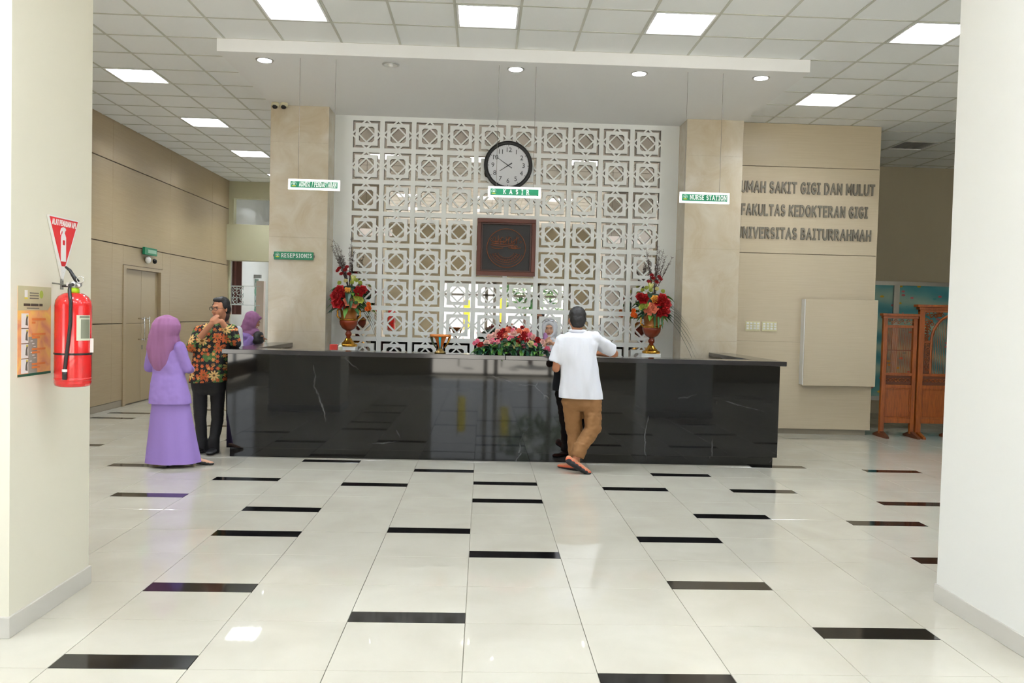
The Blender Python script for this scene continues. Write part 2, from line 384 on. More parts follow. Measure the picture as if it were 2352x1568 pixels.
obj('keyhole_plate', box(-5.64, -5.634, md + .03, md + .07, .86, .93), m_grey, dr)
# right wall (lettered), 11.38 deep
wr = obj('wall_right', box(3.38, 5.512, 11.392, 11.62, .075, ZC + .1), m_joint, kind='structure')
for a, b in zip([.075, 1.30, 2.535, 3.745], [1.30, 2.535, 3.745, ZC]):
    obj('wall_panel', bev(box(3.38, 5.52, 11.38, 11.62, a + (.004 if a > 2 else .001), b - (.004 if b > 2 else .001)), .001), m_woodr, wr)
obj('baseboard_right', box(3.38, 5.47, 11.42, 11.6, 0, .075), m_based, kind='structure')
bd = thing('wall_board', 'large pale laminate board standing proud of the lettered wall near its right edge', 'board', (5.0, 11.38, 1.3))
obj('board_face', bev(box(4.486, 5.508, 11.25, 11.275, .702, 1.912), .002), m_woodr, bd)
obj('board_side', box(4.475, 4.486, 11.26, 11.38, .71, 1.905), m_white, bd)
for i, (a, b) in enumerate(((3.684, 3.893), (3.919, 4.135))):
    s = thing('switch_plate', ('cream switch plate next to the marble column', 'cream switch plate farther from the marble column')[i], 'switch', ((a + b) / 2, 11.38, 1.51), 'switch plates on the lettered wall')
    mcr = mat('switch cream', (216, 210, 170), .4)
    obj('plate', bev(box(a, b, 11.37, 11.38, 1.442, 1.575), .003), mcr, s)
    for kx in range(4):
        for kz in range(3):
            x = a + .03 + kx * (b - a - .06) / 3
            obj('rocker', bev(box(x - .016, x + .016, 11.364, 11.37, 1.465 + kz * .035, 1.49 + kz * .035), .002), m_white, s)
# back wall behind the lattice, and the wall closing the core
wb = obj('wall_back', box((-2.8, 3.38, 11.3, 11.45, 0, ZC + .1), (-2.8, -2.65, 11.45, 18.2, 0, ZC + .1)), m_wallw, kind='structure')
# far left end wall at 18.2 with its openings
YE = 18.2
we = obj('wall_end', box((-5.6, -2.65, YE, YE + .2, 3.98, ZC + .1), (-5.6, -5.5, YE, YE + .2, 3.40, 3.98), (-5.6, -2.65, YE - .15, YE + .25, 2.62, 3.40), (-5.62, -5.57, YE, YE + .1, 0, 2.62)),
         mat('sage plaster', (196, 192, 160), .6), kind='structure')
wf = obj('wall_far', box((-5.75, -2.6, 26, 26.15, 0, ZC + .1), (-5.75, -5.6, 18.2, 26.15, 0, ZC + .1)), m_wallw, kind='structure')
obj('wall_far_side', box((-2.75, -2.6, 18.2, 19.0, 0, ZC + .1), (-2.75, -2.6, 21.6, 26.1, 0, ZC + .1), (-2.75, -2.6, 19.0, 21.6, 0, 1.6), (-2.75, -2.6, 19.0, 21.6, 2.6, ZC + .1)), m_wallw, kind='structure')  # unseen wall; its opening is added to let daylight onto the left passage
obj('wall_far_ledge', box(-5.6, -2.75, 21.7, 21.9, 0, 3.2), mat('pale wall', (216, 206, 180), .6), kind='structure')
cab = thing('door_2', None, None, (-5.2, 19.6, 0)); cab['kind'] = 'structure'
mbr = mat('maroon door', (86, 46, 40), .4)
P = lambda px, py: at(px, py, 19.6)
a, b = at(532, 598, 18.5), at(553, 722, 18.5)
obj('door_panel', box((-5.6, b.x, 18.5, 18.55, b.z, 2.75)), mbr, cab); obj('door_panel_strip', box(a.x + .07, a.x + .11, 18.48, 18.5, b.z + .02, 2.75), mat('maroon highlight', (120, 76, 68), .4), cab)
# frosted carved band hanging in front of that door, on glass
fb = thing('frosted_screen', 'clear glass partition with a white carved band beyond the left passage', 'screen', (-5.2, 18.4, 0))
a, b = at(525, 655, 18.4), at(597, 702, 18.4)
gl = bmesh.new()
bx(gl, a.x + .02, a.x + .34, 18.4, 18.41, a.z - .03, a.z); bx(gl, a.x + .02, a.x + .34, 18.4, 18.41, b.z, b.z + .03); bx(gl, a.x + .34, b.x, 18.4, 18.405, b.z, b.z + .012); bx(gl, a.x + .34, b.x, 18.4, 18.405, a.z - .012, a.z)
obj('rail', gl, m_frost, fb)
cv = bmesh.new()
for k in range(24):
    cx_ = a.x + .07 + (k % 4) * .075; cz_ = b.z + .07 + (k // 4) * .065; r_ = .036
    tube(cv, [(cx_ + r_ * cos(t), 18.4, cz_ + r_ * sin(t)) for t in [q * .8 + k for q in range(6)]], .009, 5)
obj('carving', cv, m_frost, fb)
pb = thing('notice_board', 'glass-fronted notice board with green papers beyond the passage', 'board', (-4.9, 20.3, 0))
a, b = at(567, 640, 20.3), at(592, 722, 20.3)
obj('frame', box(a.x, b.x, 20.3, 20.34, b.z, a.z), mat('pale green glass', (160, 186, 174), .1), pb)
for k in range(5): obj('paper', box(a.x + .05, b.x - .05, 20.285, 20.3, a.z - .2 - k * .16, a.z - .09 - k * .16), mat('paper', [(206, 214, 206), (130, 176, 150), (196, 206, 204)][k % 3], .6), pb)
obj('plaque', box(a.x + .12, b.x + .08, 20.2, 20.3, a.z + .02, a.z + .1), m_grey, pb)
obj('wall_stub', box(*(lambda p, q: (p.x, q.x, 18.9, 19.05, 0, p.z))(at(589, 645, 18.9), at(606, 645, 18.9))), mat('pinkish plaster', (226, 208, 196), .6), kind='structure')
# right background
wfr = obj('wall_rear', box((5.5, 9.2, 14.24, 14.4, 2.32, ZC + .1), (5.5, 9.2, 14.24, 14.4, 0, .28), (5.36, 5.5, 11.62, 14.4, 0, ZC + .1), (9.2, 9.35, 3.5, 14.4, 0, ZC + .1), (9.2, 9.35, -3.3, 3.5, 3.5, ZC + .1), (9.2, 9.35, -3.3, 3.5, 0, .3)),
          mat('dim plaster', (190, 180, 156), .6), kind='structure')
m_fish = mat('printed film', (90, 170, 190), .5)
nt = m_fish.node_tree; v = coords(m_fish, (1, 1, 1))
wv = nt.nodes.new('ShaderNodeTexWave'); wv.bands_direction = 'Z'; wv.inputs['Scale'].default_value = .7; wv.inputs['Distortion'].default_value = 9; wv.inputs['Detail Scale'].default_value = .8
nt.links.new(v, wv.inputs['Vector'])
ra = ramp_to(m_fish, wv.outputs['Fac'], [(0, (84, 168, 184)), (.5, (122, 192, 196)), (1, (176, 212, 200))], None)
vc = nt.nodes.new('ShaderNodeTexVoronoi'); vc.inputs['Scale'].default_value = 7.5; vc.inputs['Randomness'].default_value = .8
v2 = coords(m_fish, (.8, .01, 1.5)); nt.links.new(v2, vc.inputs['Vector'])
msk = ramp_to(m_fish, vc.outputs['Distance'], [(0, (255, 255, 255)), (.2, (255, 255, 255)), (.24, (0, 0, 0))], None)
spx = nt.nodes.new('ShaderNodeSeparateColor'); nt.links.new(vc.outputs['Color'], spx.inputs[0])
colr = ramp_to(m_fish, spx.outputs[0], [(0, (226, 190, 50)), (.25, (226, 190, 50)), (.26, (210, 110, 120)), (.5, (60, 60, 120)), (.55, (90, 176, 186)), (1, (150, 200, 196))], None); colr.color_ramp.interpolation = 'CONSTANT'
mxx = nt.nodes.new('ShaderNodeMix'); mxx.data_type = 'RGBA'; nt.links.new(msk.outputs[0], mxx.inputs[0]); nt.links.new(ra.outputs[0], mxx.inputs[6]); nt.links.new(colr.outputs[0], mxx.inputs[7])
nt.links.new(mxx.outputs[2], nt.nodes['Principled BSDF'].inputs['Base Color'])
wn = thing('window_1', None, None, (7.2, 14.2, 0)); wn['kind'] = 'structure'
for xa, xb in ((5.52, 7.22), (7.3, 9.15)):
    obj('pane', box(xa, xb, 14.2, 14.22, .3, 2.28), m_fish, wn)
obj('window_frame', box((5.5, 9.2, 14.16, 14.24, 2.27, 2.34), (5.5, 9.2, 14.16, 14.24, .24, .31), (7.21, 7.31, 14.16, 14.24, .3, 2.28)), m_alu, wn)
# entrance piers
pl = obj('wall_pier_left', box(-3.3, -2.2, 3.9, 4.68, 0, ZC + .1), m_wall, kind='structure')
obj('baseboard_pier_left', bev(box((-3.31, -2.19, 3.885, 4.695, 0, .1)), .002), m_base, kind='structure')
pr_ = obj('wall_pier_right', box(2.64, 3.7, 3.6, 4.565, 0, ZC + .1), m_wallw, kind='structure')
obj('baseboard_pier_right', bev(box((2.63, 3.71, 3.59, 4.575, 0, .1)), .002), m_base, kind='structure')
# entrance facade behind the viewer (seen in the mirror and the polished stone)
m_vest = mat('sand plaster', (150, 142, 120), .6)
fc = obj('wall_front', box((-5.75, 9.3, -3.5, -3.3, 2.6, ZC + .1), (-5.75, -1.35, -3.5, -3.3, 0, 2.6), (2.75, 9.3, -3.5, -3.3, 0, 2.6)), m_vest, kind='structure')
dd = thing('door_3', None, None, (0, -3.4, 0)); dd['kind'] = 'structure'
fr = [(-1.35, 2.75, -3.43, -3.37, 2.15, 2.22), (-1.35, 2.75, -3.43, -3.37, 2.53, 2.6), (-1.35, 2.75, -3.43, -3.37, 0, .07)]
for x in (-1.3, 0.1, .36, 1.75, 2.7): fr.append((x - .05, x + .05, -3.43, -3.37, 0, 2.6))
obj('door_frame', box(*fr), m_grey, dd)
for x in (.0, .46): obj('door_handle', tube(bmesh.new(), [(x, -3.3, .8), (x, -3.3, 1.5)], .015), m_chrome, dd, smooth=True)
for i, (x, y0_, y1_) in enumerate(((-5.71, -3.3, 3.5), (9.27, -3.3, 3.5))):
    wn = thing('window_%d' % (i + 2), None, None, (x, 0, .3)); wn['kind'] = 'structure'
    f2 = [(x - .03, x + .03, y0_, y1_, z, z + .06) for z in (.3, 2.4, 3.44)] + [(x - .03, x + .03, y0_ + k * 1.7 - .03, y0_ + k * 1.7 + .03, .3, 3.5) for k in range(5)]
    obj('window_frame', box(*f2), m_alu, wn)
gnd = obj('ground_outside', box(-40, 40, -60, -3.5, -.15, -.05), mat('pale paving', (206, 202, 194), .8), kind='structure')

# ------------------------------------------------------------------ marble columns
for nm, xa, xb in (('column_left', -2.797, -2.05), ('column_right', 2.627, 3.377)):
    c_ = obj(nm, box(xa + .004, xb - .004, 10.774, 11.29, 0, ZS), mat('marble joint', (168, 152, 126), .6), kind='structure')
    for za, zb in zip((0, .1, 1.3, 2.52, 3.74), (.1, 1.3, 2.52, 3.74, ZS)):
        obj('marble_slab', bev(box(xa, xb, 10.77, 11.292, za + .0007, zb - .0007), .001), m_marb, c_)

# ------------------------------------------------------------------ lattice screen with mirror
LX, LP, LZ, LY = -1.838, .4245, 4.181, 11.2
lt = thing('lattice_screen', 'white cut-out lattice of interlaced squares and stars covering the back wall', 'screen', (.29, LY, 0))
fz = LZ - 9 * LP
b2 = .0725 * LP
fr = [(-2.05, LX - b2, LY, LY + .04, 0, ZS), (LX + 10 * LP + b2, 2.627, LY, LY + .04, 0, ZS), (LX - b2, LX + 10 * LP + b2, LY, LY + .04, LZ + b2, ZS), (LX - b2, LX + 10 * LP + b2, LY, LY + .04, 0, fz - b2)]
gr = bmesh.new()
for k in range(11):
    x = LX + k * LP; bx(gr, x - b2, x + b2, LY, LY + .024, fz - b2, LZ + b2)
for k in range(10):
    z = LZ - k * LP; bx(gr, LX, LX + 10 * LP, LY + .0005, LY + .024, z - b2, z + b2)
for q in fr: bx(gr, *q)
obj('grid_frame', gr, m_lat, lt)
def module():
    bm = bmesh.new(); p = LP; y0, y1 = .002, .022
    def ring(o, i):
        for q in ((-o, o, y0, y1, i, o), (-o, o, y0, y1, -o, -i), (-o, -i, y0, y1, -i, i), (i, o, y0, y1, -i, i)): bx(bm, *q)
    ring(.352 * p, .243 * p)
    def dia(R, th, yy, clip=False):
        ro = R if clip else R + th * .707; ri = ro - th * 1.414
        vs = [[bm.verts.new((r * cos(k * pi / 2), y, r * sin(k * pi / 2))) for k in range(4)] for r, y in ((ro, yy), (ri, yy), (ri, y1), (ro, y1))]
        for a, b in zip(vs, vs[1:] + vs[:1]):
            for k in range(4): bm.faces.new((a[k], a[(k + 1) % 4], b[(k + 1) % 4], b[k]))
    dia(.4995 * p, .05 * p, -.0015, True); dia(.245 * p, .045 * p, .0)
    bmesh.ops.recalc_face_normals(bm, faces=bm.faces[:])
    me = bpy.data.meshes.new('lattice_module'); bm.to_mesh(me); bm.free(); me.materials.append(m_lat); return me
mm_ = module()
for i in range(10):
    for j in range(9):
        if (i in (4, 5) and j in (3, 4)): continue
        o = obj('lattice_module', mm_, None, lt); o.matrix_parent_inverse = Matrix.Identity(4)
        o.location = (LX + (i + .5) * LP - .29, 0.0, LZ - (j + .5) * LP)
obj('mirror', box(-2.0, 2.6, LY + .045, LY + .055, fz - .1, ZS), m_mirror, lt)
# picture with carved calligraphy
pc = thing('framed_calligraphy', 'square dark wooden frame with carved calligraphy roundel, hung on the lattice', 'picture', (.294, 11.15, 2.11))
cxp, czp, hw, hh = .294, 2.495, .398, .385
m_frw = mat('reddish frame', (88, 36, 16), .4); m_frd = mat('dark field', (26, 23, 23), .55); m_cop = mat('copper relief', (128, 66, 34), .35, metal=.4); m_frl = mat('inner moulding', (66, 34, 28), .4)
def frame_ring(o_w, o_h, wd, y0, y1): return [(cxp - o_w, cxp + o_w, y0, y1, czp + o_h - wd, czp + o_h), (cxp - o_w, cxp + o_w, y0, y1, czp - o_h, czp - o_h + wd), (cxp - o_w, cxp - o_w + wd, y0, y1, czp - o_h + wd, czp + o_h - wd), (cxp + o_w - wd, cxp + o_w, y0, y1, czp - o_h + wd, czp + o_h - wd)]
obj('outer_frame', bev(box(*frame_ring(hw, hh, .056, 11.12, 11.19)), .004), m_frw, pc)
obj('inner_frame', bev(box(*frame_ring(hw - .056, hh - .056, .022, 11.135, 11.17)), .003), m_frl, pc)
obj('backing', box(cxp - hw + .02, cxp + hw - .02, 11.165, 11.18, czp - hh + .02, czp + hh - .02), m_frd, pc)
obj('roundel', tube(bmesh.new(), [(cxp + .262 * cos(t * pi / 24), 11.158, czp - .01 + .262 * sin(t * pi / 24)) for t in range(49)], .006, 6), m_cop, pc, smooth=True)
cal = bmesh.new()
def stroke(pts, r=.006): tube(cal, [(cxp + x, 11.16, czp + z) for x, z in pts], r, 6)
for zz, x0_, x1_ in ((.085, -.21, -.02), (.055, -.2, .12), (.03, -.21, .1), (-.005, -.2, -.04), (.0, .03, .2)):
    stroke([(x0_ + (x1_ - x0_) * k / 8, zz - .014 * sin(pi * k / 8)) for k in range(9)])
for k in range(9):
    x = -.15 + k * .036; stroke([(x, .05), (x + .004, .13 + .03 * sin(k * 1.7))], .005)
for k in range(12):
    x = -.2 + k * .036; z = .1 + .03 * sin(k * 2.1); stroke([(x + .014 * cos(t), z + .012 * sin(t)) for t in [q * .9 for q in range(6)]], .004)
for k in range(4): stroke([(.08 + .02 * k + .012 * cos(t), .01 + .018 * sin(t)) for t in [q * .8 for q in range(8)]], .005)
for r_ in (.1, .135, .17, .2): stroke([(r_ * 1.12 * cos(t), -.05 + r_ * .9 * sin(t)) for t in [pi + .25 + q * (pi - .5) / 12 for q in range(13)]], .0035)
for k in range(14):
    t = pi + .3 + k * .19; stroke([(.2 * cos(t), -.05 + .15 * sin(t)), (.13 * cos(t + .1), -.05 + .1 * sin(t + .1))], .003)
obj('calligraphy', cal, m_cop, pc, smooth=True)
# ------------------------------------------------------------------ wall clock
ck = thing('wall_clock', 'round black-rimmed wall clock with white face, on the lattice above the cashier sign', 'clock', (.294, 11.15, 3.597))
cx_, cz_, cr = .294, 3.597, .328
def ydisc(bm, r, y0, y1, n=48, r_in=None):
    prof = [(0 if r_in is None else r_in, y1), (r, y1), (r, y0), (0 if r_in is None else r_in, y0)]
    rings = [[bm.verts.new((cx_ + max(rr, 1e-4) * cos(2 * pi * k / n), yy, cz_ + max(rr, 1e-4) * sin(2 * pi * k / n))) for k in range(n)] for rr, yy in prof]
    for a, b in zip(rings, rings[1:] + (rings[:1] if r_in is not None else [])):
        for k in range(n): bm.faces.new((a[k], a[(k + 1) % n], b[(k + 1) % n], b[k]))
    return bm
rim = tube(bmesh.new(), [(cx_ + (cr - .025) * cos(t * pi / 32), 11.13, cz_ + (cr - .025) * sin(t * pi / 32)) for t in range(65)], .027, 10, caps=False)
obj('rim', rim, m_black, ck, smooth=True)
m_face = mat('clock face', (222, 224, 230), .3)
obj('dial', ydisc(bmesh.new(), cr - .03, 11.135, 11.18), m_face, ck)
m_ink = mat('dark ink', (52, 56, 64), .4)
tk = bmesh.new()
for k in range(60):
    a = k * pi / 30; r0, r1_ = (.258, .28) if k % 5 == 0 else (.27, .28); th = .0035 if k % 5 == 0 else .0012
    d = V((sin(a), cos(a))); n = V((d.y, -d.x)) * th
    q = [d * r0 + n, d * r0 - n, d * r1_ - n, d * r1_ + n]
    tk.faces.new([tk.verts.new((cx_ + p.x, 11.133, cz_ + p.y)) for p in q])
obj('minute_marks', tk, m_ink, ck)
def fontmesh(txt, size, ext=.001, off=0.0):
    cu = bpy.data.curves.new('t', 'FONT'); cu.body = txt; cu.size = size; cu.extrude = ext; cu.align_x = 'CENTER'; cu.align_y = 'CENTER'; cu.offset = off; cu.resolution_u = 3
    o = bpy.data.objects.new('t', cu); sc.collection.objects.link(o); bpy.context.view_layer.update()
    me = bpy.data.meshes.new_from_object(o.evaluated_get(bpy.context.evaluated_depsgraph_get())); bpy.data.objects.remove(o); return me
for h_ in range(1, 13):
    a = h_ * pi / 6; me = fontmesh(str(h_), .088); me.transform(Matrix.Translation((cx_ + .208 * sin(a), 11.132, cz_ + .208 * cos(a))) @ Matrix.Rotation(pi / 2, 4, 'X'))
    me.materials.clear(); obj('numeral', me, m_ink, ck)
def hand(a, L, back, wd):
    d = V((sin(a), cos(a))); n = V((d.y, -d.x)); bm = bmesh.new()
    q = [d * -back + n * wd, d * -back - n * wd, d * L - n * wd * .3, d * L + n * wd * .3]
    f = [bm.verts.new((cx_ + p.x, 11.124, cz_ + p.y)) for p in q]; h = [bm.verts.new((cx_ + p.x, 11.13, cz_ + p.y)) for p in q]
    bm.faces.new(f); bm.faces.new(h[::-1])
    for k in range(4): bm.faces.new((f[k], f[(k + 1) % 4], h[(k + 1) % 4], h[k]))
    return bm
obj('hour_hand', hand(radians(236), .14, .06, .007), m_ink, ck); obj('minute_hand', hand(radians(304), .24, .06, .005), m_ink, ck)

# ------------------------------------------------------------------ signs
m_gloww = mat('glowing white acrylic', (246, 246, 246), .3, emit=(255, 255, 255), es=.45)  # plain white board; emission added to lift it to full white
def emblem(parent, x, z, r, y, face=1):
    bm = bmesh.new()
    tube(bm, [(x + r * cos(t), y, z + r * sin(t)) for t in [-.3 + q * (pi + .6) / 14 for q in range(15)]], r * .09, 5)
    tube(bm, [(x - r * .55, y, z - r * .1), (x - r * .2, y, z + r * .45), (x + r * .35, y, z + r * .5), (x + r * .5, y, z - r * .1)], r * .13, 5)
    bx(bm, x - r * .4, x + r * .45, y - .0015, y, z - r * .35, z + r * .15)
    em = obj('emblem', bm, mat('emblem white', (214, 232, 222), .4), parent)
    obj('emblem_ribbon', ball(bmesh.new(), (x, y, z - r * .85), (r * 1.0, .002, r * .24), 2), m_yel, em)
def hanging(x0, x1, z0, z1, y, txt, serifsp, label, wx, tx0, tx1, lh):
    t = thing('hanging_sign', label, 'sign', ((x0 + x1) / 2, y, z0), 'green signs hung from the canopy')
    obj('board', bev(box(x0, x1, y - .006, y + .006, z0, z1), .004), m_gloww, t)
    obj('face', box(x0 + .026, x1 - .026, y - .008, y - .006, z0 + .024, z1 - .024), m_green, t)
    emblem(t, x0 + .062, z0 + (z1 - z0) * .53, .024, y - .009)
    zc = (z0 + z1) / 2
    write(txt, tx0, tx1, zc - lh / 2 + .003, lh, y - .008, m_white, t, t=.0102, depth=.002, serif=True, gap=serifsp, sp=.5)
    obj('web_line', box(x1 - .16, x1 - .045, y - .009, y - .008, z0 + .029, z0 + .032), m_white, t)
    for x in wx: obj('wire', tube(bmesh.new(), [(x, y, z1 - .002), (x, y, ZS)], .0022, 5), mat('wire', (120, 116, 108), .5, metal=.5), t)
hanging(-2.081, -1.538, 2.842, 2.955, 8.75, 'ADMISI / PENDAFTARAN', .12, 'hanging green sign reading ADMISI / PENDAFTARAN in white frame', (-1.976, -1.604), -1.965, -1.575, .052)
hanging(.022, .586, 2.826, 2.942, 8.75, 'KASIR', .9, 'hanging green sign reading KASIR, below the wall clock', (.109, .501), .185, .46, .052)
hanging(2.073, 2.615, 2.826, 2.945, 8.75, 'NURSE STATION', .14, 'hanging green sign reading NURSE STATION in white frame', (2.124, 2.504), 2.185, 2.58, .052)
rs = thing('reception_sign', 'small green sign reading RESEPSIONIS fixed to the left marble column', 'sign', (-2.47, 10.74, 2.28))
obj('board', bev(box(-2.722, -2.217, 10.735, 10.765, 2.226, 2.326), .003), m_green, rs)
obj('side_clip', box((-2.735, -2.722, 10.745, 10.768, 2.262, 2.29), (-2.217, -2.204, 10.745, 10.768, 2.262, 2.29)), m_grey, rs)
emblem(rs, -2.675, 2.282, .026, 10.732)
write('RESEPSIONIS', -2.625, -2.235, 2.252, .054, 10.735, m_white, rs, t=.0095, depth=.003, serif=True, gap=.22)
# letters on the right wall
tl = thing('wall_lettering', 'three lines of raised grey metal letters naming the dental hospital, faculty and university', 'lettering', (4.5, 11.38, 2.7))
L1, L2, L3 = 'RUMAH SAKIT GIGI DAN MULUT', 'FAKULTAS KEDOKTERAN GIGI', 'UNIVERSITAS BAITURRAHMAH'
def fit(full, sub, xs, x1, h=.163, t=.031, g=.15, sp=.42):
    wf, ws = (text_width(q, h, t, g * h, sp * h) for q in (full, sub)); return x1 - (x1 - xs) * wf / ws
write(L1, fit(L1, L1[2:], 3.64, 5.455), 5.455, 3.372, .163, 11.379, m_letter, tl, t=.031, depth=.02, gap=.15, sp=.42)
write(L2, fit(L2, L2[1:], 3.64, 5.365), 5.365, 3.055, .163, 11.379, m_letter, tl, t=.031, depth=.02, gap=.15, sp=.42)
write(L3, fit(L3, L3[1:], 3.605, 5.425), 5.425, 2.735, .163, 11.379, m_letter, tl, t=.031, depth=.02, gap=.15, sp=.42)
# small projecting sign + dome camera over the left door
sg = thing('door_sign', 'small green sign above the double door on the left wall', 'sign', (-5.55, 13.85, 2.45))
obj('board', bev(box(-5.57, -5.53, 13.6, 14.1, 2.42, 2.54), .003), m_green, sg); obj('face', box(-5.53, -5.526, 13.72, 14.06, 2.45, 2.51), mat('pale lettering', (150, 184, 160), .5), sg)
dm = thing('dome_camera', 'small white dome camera below the door sign on the left wall', 'camera', (-5.56, 13.9, 2.33))
obj('housing', ball(bmesh.new(), (-5.56, 13.8, 2.34), (.05, .06, .06)), m_white, dm, smooth=True); obj('lens', ball(bmesh.new(), (-5.52, 13.98, 2.33), (.035, .045, .045)), m_black, dm, smooth=True)
for i, x in enumerate((-2.714, -2.603)):
    d_ = thing('ceiling_camera', ('cream dome camera at the outer corner of the left column', 'cream dome camera, the one nearer the column middle')[i], 'camera', (x, 10.66, ZS), 'dome cameras under the canopy')
    obj('base', lathe(bmesh.new(), [(.045, 0), (.05, -.02), (.047, -.05)], (x, 10.66, ZS), 16), mat('camera cream', (206, 200, 170), .4), d_, smooth=True)
    obj('lens', ball(bmesh.new(), (x, 10.64, ZS - .055), (.035, .035, .03)), m_black, d_, smooth=True)

# ------------------------------------------------------------------ reception counter
ct = thing('reception_counter', 'long polished black marble reception counter with returns at both ends', 'counter', (.28, 8.9, 0))
ZT = 1.15
obj('front_panel', bev(box(-2.69, 3.236, 8.76, 8.82, .1, 1.1), .003), m_gran, ct)
for a, b in ((-2.68, -2.62), (3.17, 3.23)):
    obj('side_panel', bev(box(a, b, 8.82, 10.76, .1, 1.1), .003), m_gran, ct)
obj('kick_panel', box((-2.665, 3.2, 8.80, 8.86, 0, .1), (-2.665, -2.6, 8.86, 10.76, 0, .1), (3.14, 3.2, 8.86, 10.76, 0, .1)), m_gran, ct)
for a, b in ((-2.735, .25), (.252, 3.286)): obj('top_slab', bev(box(a, b, 8.70, 9.02, 1.1, ZT), .004), m_slab, ct)
for a, b in ((-2.735, -2.466), (3.006, 3.286)): obj('return_slab', bev(box(a, b, 9.022, 10.76, 1.1, ZT), .004), m_slab, ct)
obj('desk_top', box(-2.62, 3.17, 8.82, 9.5, .72, .76), m_slab, ct)
obj('desk_leg', box(.2, .26, 8.82, 9.45, 0, .72), m_slab, ct)

# ------------------------------------------------------------------ fire extinguisher, triangle sign, poster on the left pier
ex = thing('fire_extinguisher', 'red fire extinguisher with black hose hanging on the left white pier', 'extinguisher', (-2.05, 4.15, 1.17))
ec = (-2.035, 4.15, 1.172)
obj('cylinder', lathe(bmesh.new(), [(.07, 0), (.081, .006), (.084, .02), (.084, .4), (.08, .425), (.068, .446), (.048, .46), (.028, .466)], ec, 40), m_red, ex, smooth=True)
obj('foot_ring', lathe(bmesh.new(), [(.0845, .03), (.0852, .035), (.0852, .04), (.0845, .045)], ec, 40), m_red, ex, smooth=True)
obj('collar', lathe(bmesh.new(), [(.027, .462), (.027, .482), (.022, .49)], ec, 20), mat('lime collar', (170, 214, 30), .4), ex, smooth=True)
vb = lathe(bmesh.new(), [(.02, .488), (.022, .51), (.016, .52)], ec, 16); bx(vb, ec[0] - .03, ec[0] + .036, ec[1] - .012, ec[1] + .012, ec[2] + .497, ec[2] + .514)
obj('valve', vb, m_alu, ex)
lv = tube(bmesh.new(), [(ec[0] + .02, ec[1], ec[2] + .518), (ec[0] + .0, ec[1], ec[2] + .545), (ec[0] - .018, ec[1], ec[2] + .575), (ec[0] - .04, ec[1], ec[2] + .592)], .012, 8, r2=.006)
obj('squeeze_lever', lv, m_black, ex, smooth=True)
obj('carry_handle', bev(box(ec[0] - .055, ec[0] + .0, ec[1] - .01, ec[1] + .01, ec[2] + .492, ec[2] + .5), .002), m_black, ex)
obj('safety_ring', tube(bmesh.new(), [(ec[0] + .038 + .017 * cos(t * pi / 8), ec[1] - .012, ec[2] + .53 + .017 * sin(t * pi / 8)) for t in range(17)], .0018, 5), m_chrome, ex, smooth=True)
obj('gauge', ball(bmesh.new(), (ec[0] + .03, ec[1] - .016, ec[2] + .5), (.013, .008, .013)), m_alu, ex, smooth=True)
def hp(a, z, r=.092): return (ec[0] + r * sin(a), ec[1] - r * cos(a), ec[2] + z)
obj('hose', tube(bmesh.new(), [(ec[0] + .006, ec[1] - .02, ec[2] + .505), hp(.12, .5, .05), hp(.25, .47, .085), hp(.33, .42), hp(.32, .32), hp(.22, .22), hp(.12, .14), hp(.06, .08), hp(.06, .05)], .0085, 8), m_black, ex, smooth=True)
obj('nozzle', tube(bmesh.new(), [hp(.06, .085), hp(.06, .04)], .011, 10), m_black, ex, smooth=True)
obj('hose_band', tube(bmesh.new(), [hp(.06, .078, .093), hp(.06, .09, .093)], .0118, 10), m_white, ex)
obj('strap', lathe(bmesh.new(), [(.0845, .158), (.086, .159), (.086, .167), (.0845, .168)], ec, 40), m_black, ex)
lab = bmesh.new(); ra_ = .0850
for (a0, a1, z0, z1) in ((.62, 1.5, .23, .355),):
    n = 10; vs = [[lab.verts.new((ec[0] + ra_ * sin(a0 + (a1 - a0) * k / n), ec[1] - ra_ * cos(a0 + (a1 - a0) * k / n), ec[2] + z)) for k in range(n + 1)] for z in (z0, z1)]
    for k in range(n): lab.faces.new((vs[0][k], vs[0][k + 1], vs[1][k + 1], vs[1][k]))
obj('label_sticker', lab, mat('extinguisher label', (206, 206, 186), .4), ex)
lab = bmesh.new(); ra_ = .0854
for (a0, a1, z0, z1) in ((.78, 1.45, .34, .352), (.85, 1.45, .24, .335)):
    n = 8; vs = [[lab.verts.new((ec[0] + ra_ * sin(a0 + (a1 - a0) * k / n), ec[1] - ra_ * cos(a0 + (a1 - a0) * k / n), ec[2] + z)) for k in range(n + 1)] for z in (z0, z1)]
    for k in range(n): lab.faces.new((vs[0][k], vs[0][k + 1], vs[1][k + 1], vs[1][k]))
obj('label_print', lab, mat('label print', (120, 122, 104), .4), ex)
obj('inspection_tag', box(ec[0] + .083, ec[0] + .1, ec[1] - .002, ec[1], ec[2] + .17, ec[2] + .24), m_white, ex)
obj('wall_hook', tube(bmesh.new(), [(-2.2, 4.27, 1.685), (-2.13, 4.2, 1.68), (ec[0] - .03, 4.15, 1.672)], .004, 6), m_grey, ex)
